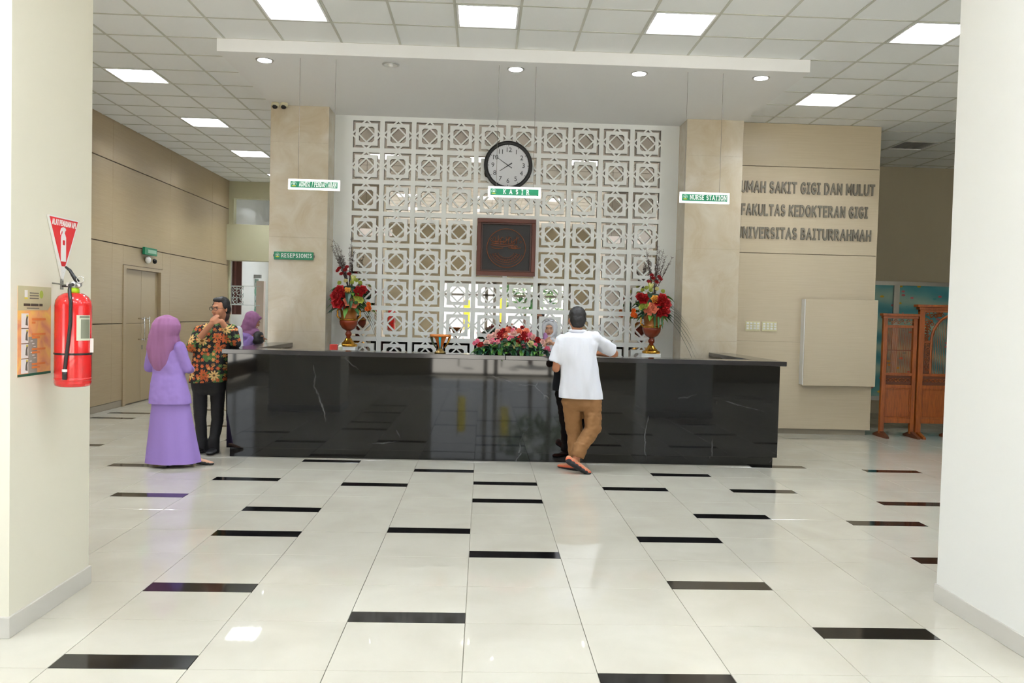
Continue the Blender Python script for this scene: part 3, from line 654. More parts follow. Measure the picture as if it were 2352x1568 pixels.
# triangular sign, a flat plate standing a little off the pier
XS = -2.192
ts = thing('extinguisher_sign', 'red triangular sign with white fire extinguisher symbol reading ALAT PEMADAM API', 'sign', (XS, 4.36, 1.7))
def plate(pts, x0, x1):
    bm = bmesh.new(); a = [bm.verts.new((x0, y, z)) for y, z in pts]; b = [bm.verts.new((x1, y, z)) for y, z in pts]
    bm.faces.new(a); bm.faces.new(b[::-1]); n = len(pts)
    for k in range(n): bm.faces.new((a[k], a[(k + 1) % n], b[(k + 1) % n], b[k]))
    return bm
TA, TB, TC = (4.205, 2.027), (4.51, 2.027), (4.352, 1.70)
obj('plate', plate([TA, TB, TC], XS - .006, XS + .004), m_white, ts)
cxx = (TA[0] + TB[0] + TC[0]) / 3; czz = (TA[1] * 2 + TC[1]) / 3
def shr(p, k): return (cxx + (p[0] - cxx) * k, czz + (p[1] - czz) * k)
obj('red_field', plate([shr(TA, .94), shr(TB, .94), shr(TC, .80)], XS + .004, XS + .0055), m_signred, ts)
write('ALAT PEMADAM API', 4.235, 4.482, 1.982, .03, XS, m_white, ts, t=.0055, depth=.002, gap=.16,
      placer=lambda u, v, d: None) if False else None
_x = 0; _tx = 'ALAT PEMADAM API'; _w = text_width(_tx, .03, .0055, .005, .012); _k = .24 / _w
for ch in _tx:
    if ch == ' ': _x += .012; continue
    bm, wd = glyph_bm(ch, .03, .0055, .0015, False, lambda u, v, d, x=_x: (XS + .0055 + d, 4.238 + (x + u) * _k, 1.982 + v))
    obj('letter', bm, m_white, ts); _x += wd + .005
obj('symbol', plate([(4.325, 1.80), (4.375, 1.80), (4.375, 1.925), (4.368, 1.937), (4.362, 1.945), (4.338, 1.945), (4.33, 1.937), (4.325, 1.925)], XS + .0055, XS + .007), m_white, ts)
obj('symbol_valve', plate([(4.34, 1.945), (4.36, 1.945), (4.365, 1.957), (4.375, 1.965), (4.368, 1.974), (4.345, 1.978), (4.325, 1.97), (4.315, 1.95), (4.32, 1.935), (4.33, 1.955), (4.34, 1.96)], XS + .0055, XS + .007), m_white, ts)
obj('symbol_window', plate([(4.34, 1.885), (4.362, 1.885), (4.362, 1.91), (4.34, 1.91)], XS + .007, XS + .008), m_signred, ts)
obj('symbol_base', plate([(4.335, 1.745), (4.365, 1.745), (4.365, 1.775), (4.335, 1.775)], XS + .0055, XS + .007), m_white, ts)
obj('bracket', box(-2.2, -2.19, 4.345, 4.362, 1.655, 1.71), m_grey, ts)
# poster
po = thing('fire_poster', 'orange instruction poster with four white pictures, left of the fire extinguisher', 'poster', (-2.2, 4.1, 1.22))
PY0, PY1, PZ0, PZ1 = 3.957, 4.255, 1.226, 1.662
m_po = mat('poster flame print', (228, 160, 110), .5)
v = coords(m_po, (4, 4, 4)); ramp_to(m_po, nz(m_po, v, 2, 3, .8), [(.3, (206, 130, 110)), (.5, (232, 170, 110)), (.68, (238, 204, 90))])
def pq(name, y0, y1, z0, z1, m, lift=.001, th=.0008): obj(name, box(-2.2 + lift, -2.2 + lift + th, y0, y1, z0, z1), m, po)
pq('sheet', PY0, PY1, PZ0, PZ1, m_po, 0, .0015)
obj('header', plate([(PY0, PZ1), (PY1, PZ1), (PY1, PZ1 - .085), (PY1 - .03, PZ1 - .115), (PY0, PZ1 - .118)], -2.1985, -2.1978), mat('poster olive', (190, 184, 148), .5), po)
pq('footer', PY0, PY1, PZ0, PZ0 + .012, mat('poster dark green', (30, 84, 62), .5), .0015)
m_pw = mat('poster white', (232, 230, 228), .5); m_pg = mat('poster ink', (96, 92, 84), .6); m_po2 = mat('poster orange', (222, 130, 60), .5)
for k in range(4):
    z1 = PZ1 - .132 - k * .073
    pq('picture', PY0 + .03, PY0 + .09, z1 - .07, z1, m_pw, .0016)
    obj('figure', plate([(PY0 + .065, z1 - .055), (PY0 + .085, z1 - .06), (PY0 + .082, z1 - .03), (PY0 + .087, z1 - .015), (PY0 + .075, z1 - .01), (PY0 + .068, z1 - .03)], -2.1976, -2.1972), m_pg, po)
    obj('helmet', plate([(PY0 + .07, z1 - .014), (PY0 + .088, z1 - .014), (PY0 + .084, z1 - .006), (PY0 + .074, z1 - .006)], -2.1976, -2.197), m_yel, po)
    if k: pq('picture_gap', PY0 + .028, PY0 + .092, z1 - .001, z1 + .002, m_pg, .0024)
    pq('caption', PY0 + .12, PY1 - .055, z1 - .034, z1 - .024, m_po2, .0032); pq('caption', PY0 + .12, PY0 + (.15 if k == 0 else .19), z1 - .05, z1 - .04, m_po2, .0032)
pq('silhouette', PY0 + .092, PY0 + .17, PZ0 + .012, PZ0 + .19, mat('poster grey', (150, 146, 136), .5), .0016)
for k in range(8): pq('glint', PY0 + .1 + (k * 37 % 50) * .001, PY0 + .12 + (k * 37 % 50) * .001, PZ0 + .07 + k * .014, PZ0 + .074 + k * .014, m_pw, .0026)
pq('logo', PY0 + .055, PY0 + .08, PZ1 - .055, PZ1 - .02, m_pw, .0026); pq('logo_band', PY0 + .055, PY0 + .082, PZ1 - .062, PZ1 - .054, m_yel, .0026)
obj('seal', plate([(PY0 + .205 + .017 * cos(t * pi / 6), PZ1 - .038 + .02 * sin(t * pi / 6)) for t in range(12)], -2.1976, -2.197), mat('seal green', (160, 176, 70), .5), po)
for k in range(3): pq('heading_line', PY0 + .1, PY0 + .18, PZ1 - .035 - k * .013, PZ1 - .03 - k * .013, m_pg, .0026)
for (a, b) in ((.048, .104), (.11, .178), (.186, .215)): pq('title_word', PY0 + a, PY0 + b, PZ1 - .096, PZ1 - .084, mat('title ink', (70, 60, 46), .6), .0026)
pq('subtitle', PY0 + .075, PY0 + .185, PZ1 - .109, PZ1 - .104, m_pg, .0026)

# ------------------------------------------------------------------ flowers
def petal(bm, base, out, up, w, h, cup):
    side = out.cross(up).normalized(); rows = []
    for i, (hh, ww) in enumerate(((0, .35), (.45, .95), (.85, .9), (1, .45))):
        o = out * (w * .25 + cup * w * (hh ** 1.6)) + up * h * hh
        rows.append([bm.verts.new(base + o + side * ww * w * s + out * (-.18 * w * abs(s))) for s in (-1, -.4, .4, 1)] if 0 else [bm.verts.new(base + o + side * ww * w * s * .92 - out * (.34 * w * s * s)) for s in (-1, 0, 1)])
    for a, b in zip(rows, rows[1:]):
        for k in range(2): bm.faces.new((a[k], a[k + 1], b[k + 1], b[k]))
def rose_bm(c, r, d, open_=1.):
    bm = bmesh.new(); c = V(c); d = V(d).normalized(); u = d.cross(V((.3, .2, 1))).normalized(); v = d.cross(u)
    for n, w, h, cup, ph in ((3, .34, .6, .02, 0), (4, .46, .64, .2, .5), (5, .6, .62, .5, .2), (6, .68, .5, .85 * open_, .7), (6, .74, .34, 1.1 * open_, .2)):
        for k in range(n):
            a = ph + 2 * pi * k / n; out = u * cos(a) + v * sin(a)
            petal(bm, c - d * r * .3, out, d, r * w, r * h * 1.3, cup)
    ball(bm, c - d * r * .1, r * .38, 1)
    return bm
def leaf_bm(base, d, L, w, droop=.3, bm=None):
    bm = bm or bmesh.new(); base = V(base); d = V(d).normalized(); side = d.cross(V((0, 0, 1)))
    side = side.normalized() if side.length > .1 else V((1, 0, 0)); rows = []
    for t, ww in ((0, .1), (.25, .75), (.5, 1), (.75, .7), (1, .03)):
        p = base + d * L * t - V((0, 0, droop * L * t * t)); up = side.cross(d) * (w * .25)
        rows.append([bm.verts.new(p - side * w * ww * .5 + up * ww), bm.verts.new(p), bm.verts.new(p + side * w * ww * .5 + up * ww)])
    for a, b in zip(rows, rows[1:]):
        for k in range(2): bm.faces.new((a[k], a[k + 1], b[k + 1], b[k]))
    return bm
def urn_bouquet(cx, cy, z0, label, mir):
    t = thing('flower_urn', label, 'flowers', (cx, cy, z0), 'urn bouquets before the lattice')
    c = (cx, cy, z0)
    obj('plinth', bev(box(cx - .15, cx + .11, cy - .11, cy + .11, z0 - .10, z0), .004), m_lat, t)
    obj('plinth_leg', bev(box((cx - .13, cx + .09, cy - .09, cy + .09, 0, z0 - .1)), .004), m_lat, t)
    obj('urn_foot', lathe(bmesh.new(), [(.115, 0), (.12, .012), (.118, .03), (.09, .04), (.08, .055), (.06, .07), (.045, .1), (.032, .115)], c, 28), m_gold, t, smooth=True)
    obj('urn_stem', lathe(bmesh.new(), [(.034, .11), (.026, .13), (.042, .155), (.042, .175), (.026, .2), (.04, .215)], c, 24), m_urn, t, smooth=True)
    obj('urn_bowl', lathe(bmesh.new(), [(.04, .21), (.085, .24), (.115, .29), (.122, .33), (.118, .345)], c, 32), m_urn, t, smooth=True)
    obj('urn_body', lathe(bmesh.new(), [(.118, .345), (.104, .36), (.102, .4), (.11, .46), (.125, .51), (.12, .515), (.1, .5)], c, 32), m_urng, t, smooth=True)
    obj('urn_band', lathe(bmesh.new(), [(.12, .342), (.126, .348), (.126, .358), (.108, .366)], c, 32), m_gold, t, smooth=True)
    for s in (-1, 1):
        obj('urn_handle', tube(bmesh.new(), [(cx + s * (.105 + .052 * sin(q * pi / 12) + .012 * sin(q * pi / 4)), cy, z0 + .365 + .135 * q / 12) for q in range(13)], .011, 8), m_gold, t, smooth=True)
    rnd = random.Random(5 if mir > 0 else 9)
    zb = z0 + .62
    def fl(dx, dz, r, m, dy=-.15, nm='rose', o=1.): obj(nm, rose_bm((cx + mir * dx, cy + dy, zb + dz), r * (1.28 if nm == 'rose' else 1.1), (mir * dx * 1.6, -.6, dz * .8 + .15), o), m, t)
    obj('foliage', ball(bmesh.new(), (cx, cy + .02, zb + .03), (.19, .13, .16), 2), m_leafd, t)
    for dx, dz, r, m in ((-.14, .04, .075, m_red2), (-.1, .11, .065, m_red2), (-.13, -.05, .07, m_red2), (-.04, .07, .06, m_red2), (.03, -.02, .07, m_peach), (.08, -.05, .062, m_peach), (.0, .1, .05, m_yelr),
                         (.15, .1, .065, m_red2), (.2, .13, .05, m_red2), (.13, .02, .045, m_lime), (.17, -.01, .04, m_lime), (-.06, -.08, .05, m_red2)):
        fl(dx, dz, r, m)
    for dx, dz in ((.27, -.06), (.28, -.11), (.25, -.12)): fl(dx, dz, .035, m_orange, -.12, 'orange_blossom')
    for dx, dz, m in ((-.12, .21, m_lime), (-.04, .24, m_cream), (.04, .22, m_lime), (.1, .25, m_lime), (.15, .22, m_lime)): fl(dx, dz, .042, m, -.06, 'bud', .4)
    for k in range(7):
        a = -.5 + k * .3; obj('lily_petal', leaf_bm((cx + mir * .05, cy - .05, zb + .2), (sin(a) * .5, -.2, 1), .13, .03, 0), m_cream if k % 2 else m_lime, t)
    for dx, dz in ((-.15, .37), (-.1, .33), (-.05, .38), (.0, .33), (-.03, .42), (-.13, .4)): fl(-dx if False else dx + (.06 if mir < 0 else 0), dz, .03, m_red2, -.04, 'gladiolus')
    for k in range(52):
        a = rnd.uniform(0, 2 * pi); el = rnd.uniform(-.5, .5); L = rnd.uniform(.12, .21)
        obj('leaf', leaf_bm((cx + .1 * cos(a), cy - .04 + .06 * sin(a), zb - .05 + rnd.uniform(-.06, .2)), (cos(a), sin(a) * .6 + .1, el), L, L * .45, rnd.uniform(.2, .7)), rnd.choice((m_leaf, m_leafd, m_leafl, m_leafd)), t)
    for k in range(14):
        a = rnd.uniform(-.9, .45) * mir if mir > 0 else rnd.uniform(-.35, .9); L = rnd.uniform(.45, .72)
        pts = [(cx + (q / 6) ** 1.2 * L * sin(a) * .55, cy - .03, zb + .1 + q / 6 * L * cos(a * .6)) for q in range(7)]
        bm = tube(bmesh.new(), pts, .0035, 4, r2=.0015)
        for q in range(26):
            f = rnd.uniform(.35, 1); i = int(f * 5.99); p = V(pts[i]).lerp(V(pts[min(i + 1, 6)]), f * 5.99 - i)
            tube(bm, [p, p + V((rnd.uniform(-.03, .03), rnd.uniform(-.02, .02), rnd.uniform(0, .03)))], .0016, 3)
            ball(bm, p + V((rnd.uniform(-.02, .02), 0, rnd.uniform(0, .02))), .0042, 1)
        obj('twig', bm, m_twig, t)
    for k in range(8):
        a = .25 + k * .1; L = .34 + .04 * k
        obj('grass_blade', leaf_bm((cx + .08, cy - .06, zb + .03 - k * .01), (1, -.2, .55 - k * .16), L * (1 if mir < 0 else .6), .022, .9), m_leafd, t)
    if mir < 0:
        for k in range(3): obj('hanging_leaf', leaf_bm((cx + (.0 + .05 * k), cy - .13, zb - .06), (0, -.3, -1), .24, .03, 0), m_leaf, t)
    return t
m_red2 = m_rose; m_yelr = mat('yellow rose', (240, 180, 80), .5)
urn_bouquet(at(801, 800, 10.9).x, 10.86, at(801, 795, 10.9).z, 'gilded urn with red and peach roses beside the left column', 1)
urn_bouquet(at(1494, 805, 10.9).x, 10.86, at(1494, 811, 10.9).z, 'gilded urn with red and peach roses beside the right column', -1)
# low arrangement on the counter
fa = thing('flower_arrangement', 'long low arrangement of red, pink and cream roses on the counter edge', 'flowers', (.32, 8.86, ZT))
obj('planter', bev(box(.02, .62, 8.82, 8.94, ZT, ZT + .06), .006), mat('black planter', (8, 8, 9), .6), fa)
fx = lambda px, py, y=8.8: at(px, py, y)
RL = [(1104, 793, 'r', .034), (1090, 788, 'k', .02), (1097, 783, 'k', .022), (1118, 787, 'b', .03), (1130, 783, 'k', .03), (1148, 768, 'r', .04), (1157, 760, 'r', .03), (1162, 790, 'y', .026), (1185, 793, 'y', .032),
      (1174, 779, 'k', .035), (1167, 758, 'p', .034), (1180, 765, 'b', .036), (1193, 760, 'p', .03), (1205, 768, 'r', .038), (1196, 776, 'r', .03), (1219, 790, 'y', .033), (1209, 760, 'p', .03), (1217, 770, 'k', .03),
      (1235, 781, 'r', .03), (1224, 774, 'b', .03), (1246, 785, 'b', .026), (1256, 803, 'k', .034), (1170, 754, 'r', .022), (1135, 770, 'b', .03), (1143, 761, 'b', .025), (1150, 777, 'r', .025), (1124, 773, 'b', .026),
      (1160, 770, 'p', .03), (1190, 785, 'r', .028), (1210, 780, 'r', .03), (1132, 792, 'r', .02), (1177, 760, 'k', .03), (1199, 752, 'r', .02), (1143, 785, 'k', .024), (1230, 792, 'k', .02), (1202, 795, 'k', .022)]
for i, (px, py, c_, r) in enumerate(RL):
    p = fx(px, py, 8.80 + .03 * ((800 - py) / 20)); m = {'r': m_rose, 'k': m_pink, 'b': m_blush, 'y': m_cream, 'p': m_peach}[c_]
    obj('rose', rose_bm(p, r * 1.4, ((p.x - .32) * 1.2, -.9, (p.z - 1.2) * 3)), m, fa)
rnd = random.Random(3)
obj('foliage', ball(bmesh.new(), (.32, 8.88, ZT + .1), (.36, .07, .11), 2), m_leafd, fa)
for k in range(150):
    x = rnd.uniform(-.05, .69); zz = rnd.uniform(.015, .19 - abs(x - .32) * .35); L = rnd.uniform(.06, .12)
    obj('leaf', leaf_bm((x, 8.81, ZT + zz), (rnd.uniform(-1, 1) + (x - .32) * 2, -1, rnd.uniform(-.5, .5)), L, L * .42, rnd.uniform(.1, .6)), rnd.choice((m_leaf, m_leafd, m_leafd, m_leafl)), fa)
for px, m in ((1110, m_leafd), (1127, m_leaf), (1150, m_leafl), (1175, m_leaf), (1200, m_leafl), (1228, m_leaf), (1100, m_leafd), (1250, m_leafd)):
    p = fx(px, 800); obj('leaf', leaf_bm(p, (rnd.uniform(-.5, .5), -.8, -.8), .11, .055, .3), m, fa)
bb = bmesh.new()
for k in range(70):
    x = rnd.uniform(-.03, .66); zz = rnd.uniform(.06, .27 - abs(x - .32) * .45); ball(bb, (x, 8.80 + rnd.uniform(-.01, .03), ZT + zz), rnd.uniform(.005, .009), 1)
obj('filler_blossom', bb, m_blush, fa, kind='stuff')
# footed brass bowl
bw = thing('footed_bowl', 'small copper pedestal bowl with tapering sides on the counter', 'bowl', (-.452, 8.86, ZT))
bc = (-.452, 8.86, ZT); m_cu = mat('copper glaze', (214, 120, 56), .25, metal=.3)
obj('foot', lathe(bmesh.new(), [(.062, 0), (.06, .012), (.035, .03), (.024, .05), (.022, .065)], bc, 24), mat('aged brass', (120, 96, 44), .3, metal=.6), bw, smooth=True)
obj('cone', lathe(bmesh.new(), [(.022, .06), (.035, .1), (.055, .15), (.068, .178)], bc, 4), m_cu, bw)
obj('rim', lathe(bmesh.new(), [(.11, .176), (.118, .18), (.118, .2), (.11, .204)], bc, 32), mat('copper rim', (190, 112, 50), .25, metal=.4), bw, smooth=True)
for k in range(4):
    a = pi / 4 + k * pi / 2 + pi / 4
    m = (m_gold, mat('dark jade', (60, 74, 40), .3), mat('turquoise', (40, 160, 180), .3), m_gold)[k]
    obj('side_leg', tube(bmesh.new(), [(bc[0] + .1 * cos(a), bc[1] + .1 * sin(a), ZT + .178), (bc[0] + .085 * cos(a), bc[1] + .085 * sin(a), ZT + .12), (bc[0] + .045 * cos(a), bc[1] + .045 * sin(a), ZT + .055)], .016, 8, r2=.007), m, bw, smooth=True)
# small things on the inner desk
def small(name, label, cat, bm, m, loc, grp=None): return obj(name, bm, m, None, label=label, cat=cat, group=grp)
p = at(697, 797, 9.4)
dsk = bev(box(-2.15, -1.9, 9.15, 9.4, .76, .79), .002); small('document_tray', 'dark teal document tray lying on the inner desk at the left', 'tray', dsk, mat('teal plastic', (20, 96, 96), .4), None)
b1 = at(757, 803, 10.0); b2_ = at(774, 791, 10.0)
small('snack_box', 'small red and green box by the left urn', 'box', bev(box(b1.x, b2_.x, 10.0, 10.08, .76, b2_.z), .002), mat('red carton', (190, 50, 40), .5), None)
b1 = at(778, 805, 10.0); b2_ = at(787, 788, 10.0)
small('white_bottle', 'narrow pale container between the red box and the left urn', 'bottle', lathe(bmesh.new(), [(.025, 0), (.026, b2_.z - .8), (.015, b2_.z - .78), (.012, b2_.z - .76)], (b1.x + .02, 10.0, .76), 16), mat('pale bottle', (214, 220, 200), .3), None)
# ------------------------------------------------------------------ carved wooden partition
sn = thing('carved_partition', 'carved teak folding partition with spindle window and arched centre, in the dim right area', 'partition', (6.2, 11.3, 0))
YS = 11.28
def sp(name, *bxs, m=m_teak, b=.003): return obj(name, bev(box(*bxs), b), m, sn)
sp('post', (5.60, 5.66, YS - .025, YS + .025, .05, 1.70)); sp('post', (6.03, 6.085, YS - .025, YS + .025, .05, 1.70)); sp('post', (6.11, 6.185, YS - .028, YS + .028, .05, 1.86)); sp('post', (7.09, 7.165, YS - .028, YS + .028, .05, 1.86))
sp('cornice', (5.575, 6.10, YS - .05, YS + .05, 1.70, 1.735), (5.59, 6.09, YS - .035, YS + .035, 1.665, 1.70)); sp('cornice', (6.06, 7.215, YS - .06, YS + .06, 1.835, 1.87), (6.09, 7.185, YS - .045, YS + .045, 1.80, 1.835), (6.11, 7.165, YS - .03, YS + .03, 1.765, 1.80))
sp('rail', (5.66, 6.03, YS - .02, YS + .02, 1.535, 1.575)); sp('rail', (5.66, 6.03, YS - .02, YS + .02, .865, .905)); sp('rail', (5.66, 6.03, YS - .02, YS + .02, .69, .74)); sp('rail', (5.66, 6.03, YS - .02, YS + .02, .2, .27))
sp('rail', (6.185, 7.09, YS - .02, YS + .02, .865, .905)); sp('rail', (6.185, 7.09, YS - .02, YS + .02, .69, .74)); sp('rail', (6.185, 7.09, YS - .02, YS + .02, .2, .27))
sp('lower_panel', (5.68, 6.01, YS - .008, YS + .008, .29, .67)); sp('lower_panel', (6.205, 7.07, YS - .008, YS + .008, .29, .67))
for a, b in ((5.66, 6.03), (6.185, 7.09)):
    sp('panel_moulding', (a, a + .02, YS - .014, YS + .014, .29, .67), (b - .02, b, YS - .014, YS + .014, .29, .67), (a, b, YS - .014, YS + .014, .27, .29), (a, b, YS - .014, YS + .014, .67, .69), b=.002)
    sp('carved_backing', (a, b, YS - .004, YS + .006, .74, .865), m=m_teakd)
def scroll(bm, x, z, r, s=1, y=YS - .01, th=.006):
    tube(bm, [(x + s * r * (1 - q / 14) * cos(q * .6), y, z + r * (1 - q / 14) * sin(q * .6)) for q in range(12)], th, 5)
def carve(name, pts, r, m=m_teakd, th=.006):
    bm = bmesh.new()
    for i, (x, z) in enumerate(pts): scroll(bm, x, z, r, 1 if i % 2 else -1, th=th)
    return obj(name, bm, m, sn, smooth=True)
carve('carved_band', [(5.70 + .055 * k, .80) for k in range(6)], .035, m_teak); carve('carved_band', [(6.23 + .055 * k, .80) for k in range(15)], .035, m_teak)
carve('fretwork', [(5.69 + .045 * k, 1.62 + .014 * (-1) ** k) for k in range(8)], .026, m_teak)
rnd = random.Random(2)
pts = []
for s in (0, 1):
    for k in range(90):
        x = rnd.uniform(6.2, 6.6); z = rnd.uniform(1.36, 1.755)
        if (x - 6.64) ** 2 / .36 ** 2 + (z - 1.36) ** 2 / .40 ** 2 > 1.15: pts.append((x if s == 0 else 13.275 - x, z))
carve('spandrel_fretwork', pts, .034, m_teak, .008)
AR = [(6.64 - .34 * cos(t * pi / 20) , YS, 1.36 + .38 * sin(t * pi / 20)) for t in range(21)]
obj('arch', tube(bmesh.new(), [(6.30, YS, .9)] + AR + [(6.98, YS, .9)], .02, 6), m_teak, sn)
sp('side_board', (6.2, 6.285, YS - .004, YS + .004, .905, 1.33), m=m_teakd); sp('side_board', (6.99, 7.08, YS - .004, YS + .004, .905, 1.33), m=m_teakd); sp('rail', (6.185, 6.3, YS - .015, YS + .015, 1.33, 1.37)); sp('rail', (6.98, 7.09, YS - .015, YS + .015, 1.33, 1.37))
carve('side_carving', [(6.243 + .01 * (-1) ** k, .95 + .05 * k) for k in range(8)], .03, m_teak)
for k in range(27):
    x = 5.675 + k * .013; obj('spindle', tube(bmesh.new(), [(x, YS, .905), (x, YS, 1.535)], .0035, 5), m_teak, sn)
obj('cross_rail', box(5.66, 6.03, YS - .004, YS + .004, 1.215, 1.228), m_teakd, sn)
for k in range(24):
    x = 6.34 + k * .026; zt = 1.36 + .38 * sqrt(max(0, 1 - ((x - 6.64) / .34) ** 2)); obj('spindle', tube(bmesh.new(), [(x, YS, .905), (x, YS, zt)], .0035, 5), m_teak, sn)
for x in (5.63, 6.07, 6.15, 7.13, 6.6):
    bm = bmesh.new()
    for s in (-1, 1):
        q = [(x - .03, YS, 0), (x + .03, YS, 0), (x + .02, YS + s * .2, 0), (x - .02, YS + s * .2, 0)]
        lo = [bm.verts.new(p) for p in q]; hi = [bm.verts.new((p[0], p[1], .09 if i < 2 else .025)) for i, p in enumerate(q)]
        bm.faces.new(lo); bm.faces.new(hi[::-1])
        for k in range(4): bm.faces.new((lo[k], lo[(k + 1) % 4], hi[(k + 1) % 4], hi[k]))
    obj('foot', bm, m_teakd if x < 6.1 else m_teak, sn)

# ------------------------------------------------------------------ people
class Body:
    """collects overlapping ellipsoids and tapered limbs, then fuses them into one continuous skin"""
    def __init__(s): s.bm = bmesh.new()
    def e(s, c, r, rot=None, sub=2): ball(s.bm, V(c), r, sub, rot); return s
    def limb(s, pts, flat=False, squash=None):
        """pts: list of (position, radius)"""
        if not flat:
            for (p, r), (q, t) in zip(pts, pts[1:]):
                p, q = V(p), V(q); n = max(2, int((q - p).length / (min(r, t) * .45)))
                for k in range(n + 1):
                    f = k / n; rr = r + (t - r) * f; ball(s.bm, p.lerp(q, f), rr, 2)
        else:
            (p, r), (q, t) = pts; tube(s.bm, [p, q], r, 20, r2=t)
        return s
    def trunk(s, rows, Y, k=1., n=32, dy=0.):
        """closed torso from measured outline rows (py, x left, x right, half depth)"""
        rings = []
        for i in range(len(rows) - 1):
            for q in range(6):
                f = q / 6; f = f * f * (3 - 2 * f); rings.append([a + (b_ - a) * f for a, b_ in zip(rows[i], rows[i + 1])])
        rings.append(list(rows[-1])); RR = []
        for py, xl, xr, d in rings:
            p, q = at(xl, py, Y), at(xr, py, Y); c = (p + q) / 2; hw_ = (q.x - p.x) / 2 * k
            RR.append([s.bm.verts.new((c.x + hw_ * abs(cos(2 * pi * j / n)) ** .85 * (1 if cos(2 * pi * j / n) > 0 else -1), Y + dy + d * k * sin(2 * pi * j / n), c.z)) for j in range(n)])
        for a, b_ in zip(RR, RR[1:]):
            for j in range(n): s.bm.faces.new((a[j], a[(j + 1) % n], b_[(j + 1) % n], b_[j]))
        s.bm.faces.new(RR[0][::-1]); s.bm.faces.new(RR[-1]); return s
    def build(s, name, m, parent, vox=.009, smooth=5, fold=0., fscale=(9, 9, 9), cuts=(), post=None):
        me = bpy.data.meshes.new(name); s.bm.to_mesh(me); s.bm.free()
        o = bpy.data.objects.new(name, me); sc.collection.objects.link(o)
        md = o.modifiers.new('r', 'REMESH'); md.mode = 'VOXEL'; md.voxel_size = vox
        ms = o.modifiers.new('s', 'SMOOTH'); ms.iterations = smooth; ms.factor = .5
        bpy.context.view_layer.update()
        m2 = bpy.data.meshes.new_from_object(o.evaluated_get(bpy.context.evaluated_depsgraph_get()))
        bpy.data.objects.remove(o)
        bm = bmesh.new(); bm.from_mesh(m2)
        if fold:
            bm.normal_update()
            for v in bm.verts:
                q = V((v.co.x * fscale[0], v.co.y * fscale[1], v.co.z * fscale[2]))
                v.co += v.normal * fold * (noise.noise(q) + .5 * noise.noise(q * 2.3))
        for co, no in cuts:
            bmesh.ops.bisect_plane(bm, geom=bm.verts[:] + bm.edges[:] + bm.faces[:], plane_co=V(co), plane_no=V(no), clear_outer=True)
        if post: post(bm)
        m3 = bpy.data.meshes.new(name); bm.to_mesh(m3); bm.free()
        return obj(name, m3, m, parent, smooth=True)
def head_to(b, c, R, s=1., ears=True, nose=1.):
    c = V(c)
    def E(p, r): b.e(c + R @ (V(p) * s), V(r) * s, R)
    E((0, -.012, .03), (.072, .09, .083)); E((0, .032, -.02), (.06, .056, .074)); E((0, .042, -.07), (.045, .044, .036)); E((0, .066, -.094), (.022, .02, .018))
    E((0, .096, -.022), (.012 * nose, .018 * nose, .024)); E((0, .104, -.034), (.014 * nose, .013 * nose, .01)); E((0, .078, .024), (.048, .016, .013))
    for k in (-1, 1):
        if ears: E((k * .074, -.006, -.012), (.009, .018, .03))
        E((k * .036, .062, -.036), (.024, .022, .022))
def face_parts(c, R, s, parent, brow=(30, 22, 20), lip=(150, 70, 66)):
    c = V(c); mw = mat('eye white', (170, 156, 146), .3); mi = mat('iris', (26, 18, 14), .2); mb = mat('brow hair', brow, .8); ml = mat('lips', lip, .5)
    def E(name, p, r, m, rot=R, par=None): return obj(name, ball(bmesh.new(), c + R @ (V(p) * s), V(r) * s, 2, rot), m, par or parent, smooth=True)
    for k in (-1, 1):
        ey = E('eye', (k * .03, .083, .002), (.0125, .008, .0045), mw); E('iris', (k * .03, .0895, .002), (.0056, .003, .0042), mi, par=ey)
        E('eyebrow', (k * .03, .092, .02), (.017, .006, .0032), mb)
    E('lips', (0, .0935, -.062), (.021, .009, .0065), ml)
def hand_to(b, w, d, palm_n, s=1., curl=.5, side=1):
    """wrist w, direction d, palm normal; five bent fingers and a thumb"""
    w = V(w); d = V(d).normalized(); n = V(palm_n); n = (n - d * n.dot(d)).normalized(); u = d.cross(n) * side
    for k in range(5):
        b.e(w + d * (.012 + .016 * k) * s, V((.02 + .004 * min(k, 3),) * 3) * s * .8)
    for k in (-1, 0, 1): b.e(w + d * .065 * s + u * k * .024 * s, (.017 * s,) * 3)
    for i, (off, L) in enumerate(((-.033, .062), (-.011, .074), (.011, .07), (.032, .055))):
        p = w + d * .085 * s + u * off * s; dd = d.copy()
        for k, f in enumerate((.45, .32, .26)):
            dd = (dd + n * curl * (.35 + .35 * k)).normalized(); q = p + dd * L * f * s
            b.limb([(p, .0095 * s - .0008 * k), (q, .0085 * s - .0008 * k)]); p = q
    p = w + d * .03 * s - u * .03 * s; q = p + (d * .6 - u * .7 + n * .5).normalized() * .035 * s; r = q + (d * .9 + n * .5).normalized() * .03 * s
    b.limb([(p, .013 * s), (q, .0115 * s), (r, .0095 * s)])
def Rz(a, pitch=0, roll=0): return Matrix.Rotation(a, 3, 'Z') @ Matrix.Rotation(pitch, 3, 'X') @ Matrix.Rotation(roll, 3, 'Y')
m_skin = mat('skin', (176, 118, 86), .5); m_skin2 = mat('lighter skin', (204, 156, 128), .5); m_skin3 = mat('tan skin', (186, 128, 96), .5)
m_hair = mat('black hair', (18, 15, 16), .55); v = coords(m_hair, (30, 30, 90)); bump(m_hair, nz(m_hair, v, 6, 3), .5, .004)
m_shirt = mat('white shirt cloth', (232, 234, 244), .75); v = coords(m_shirt); bump(m_shirt, nz(m_shirt, coords(m_shirt, (1, 1, .35)), 7, 3, .6), .45, .02)
m_trb = mat('khaki brown trousers', (134, 94, 52), .75)
v = coords(m_trb); bump(m_trb, nz(m_trb, v, 9, 3), .3, .01)
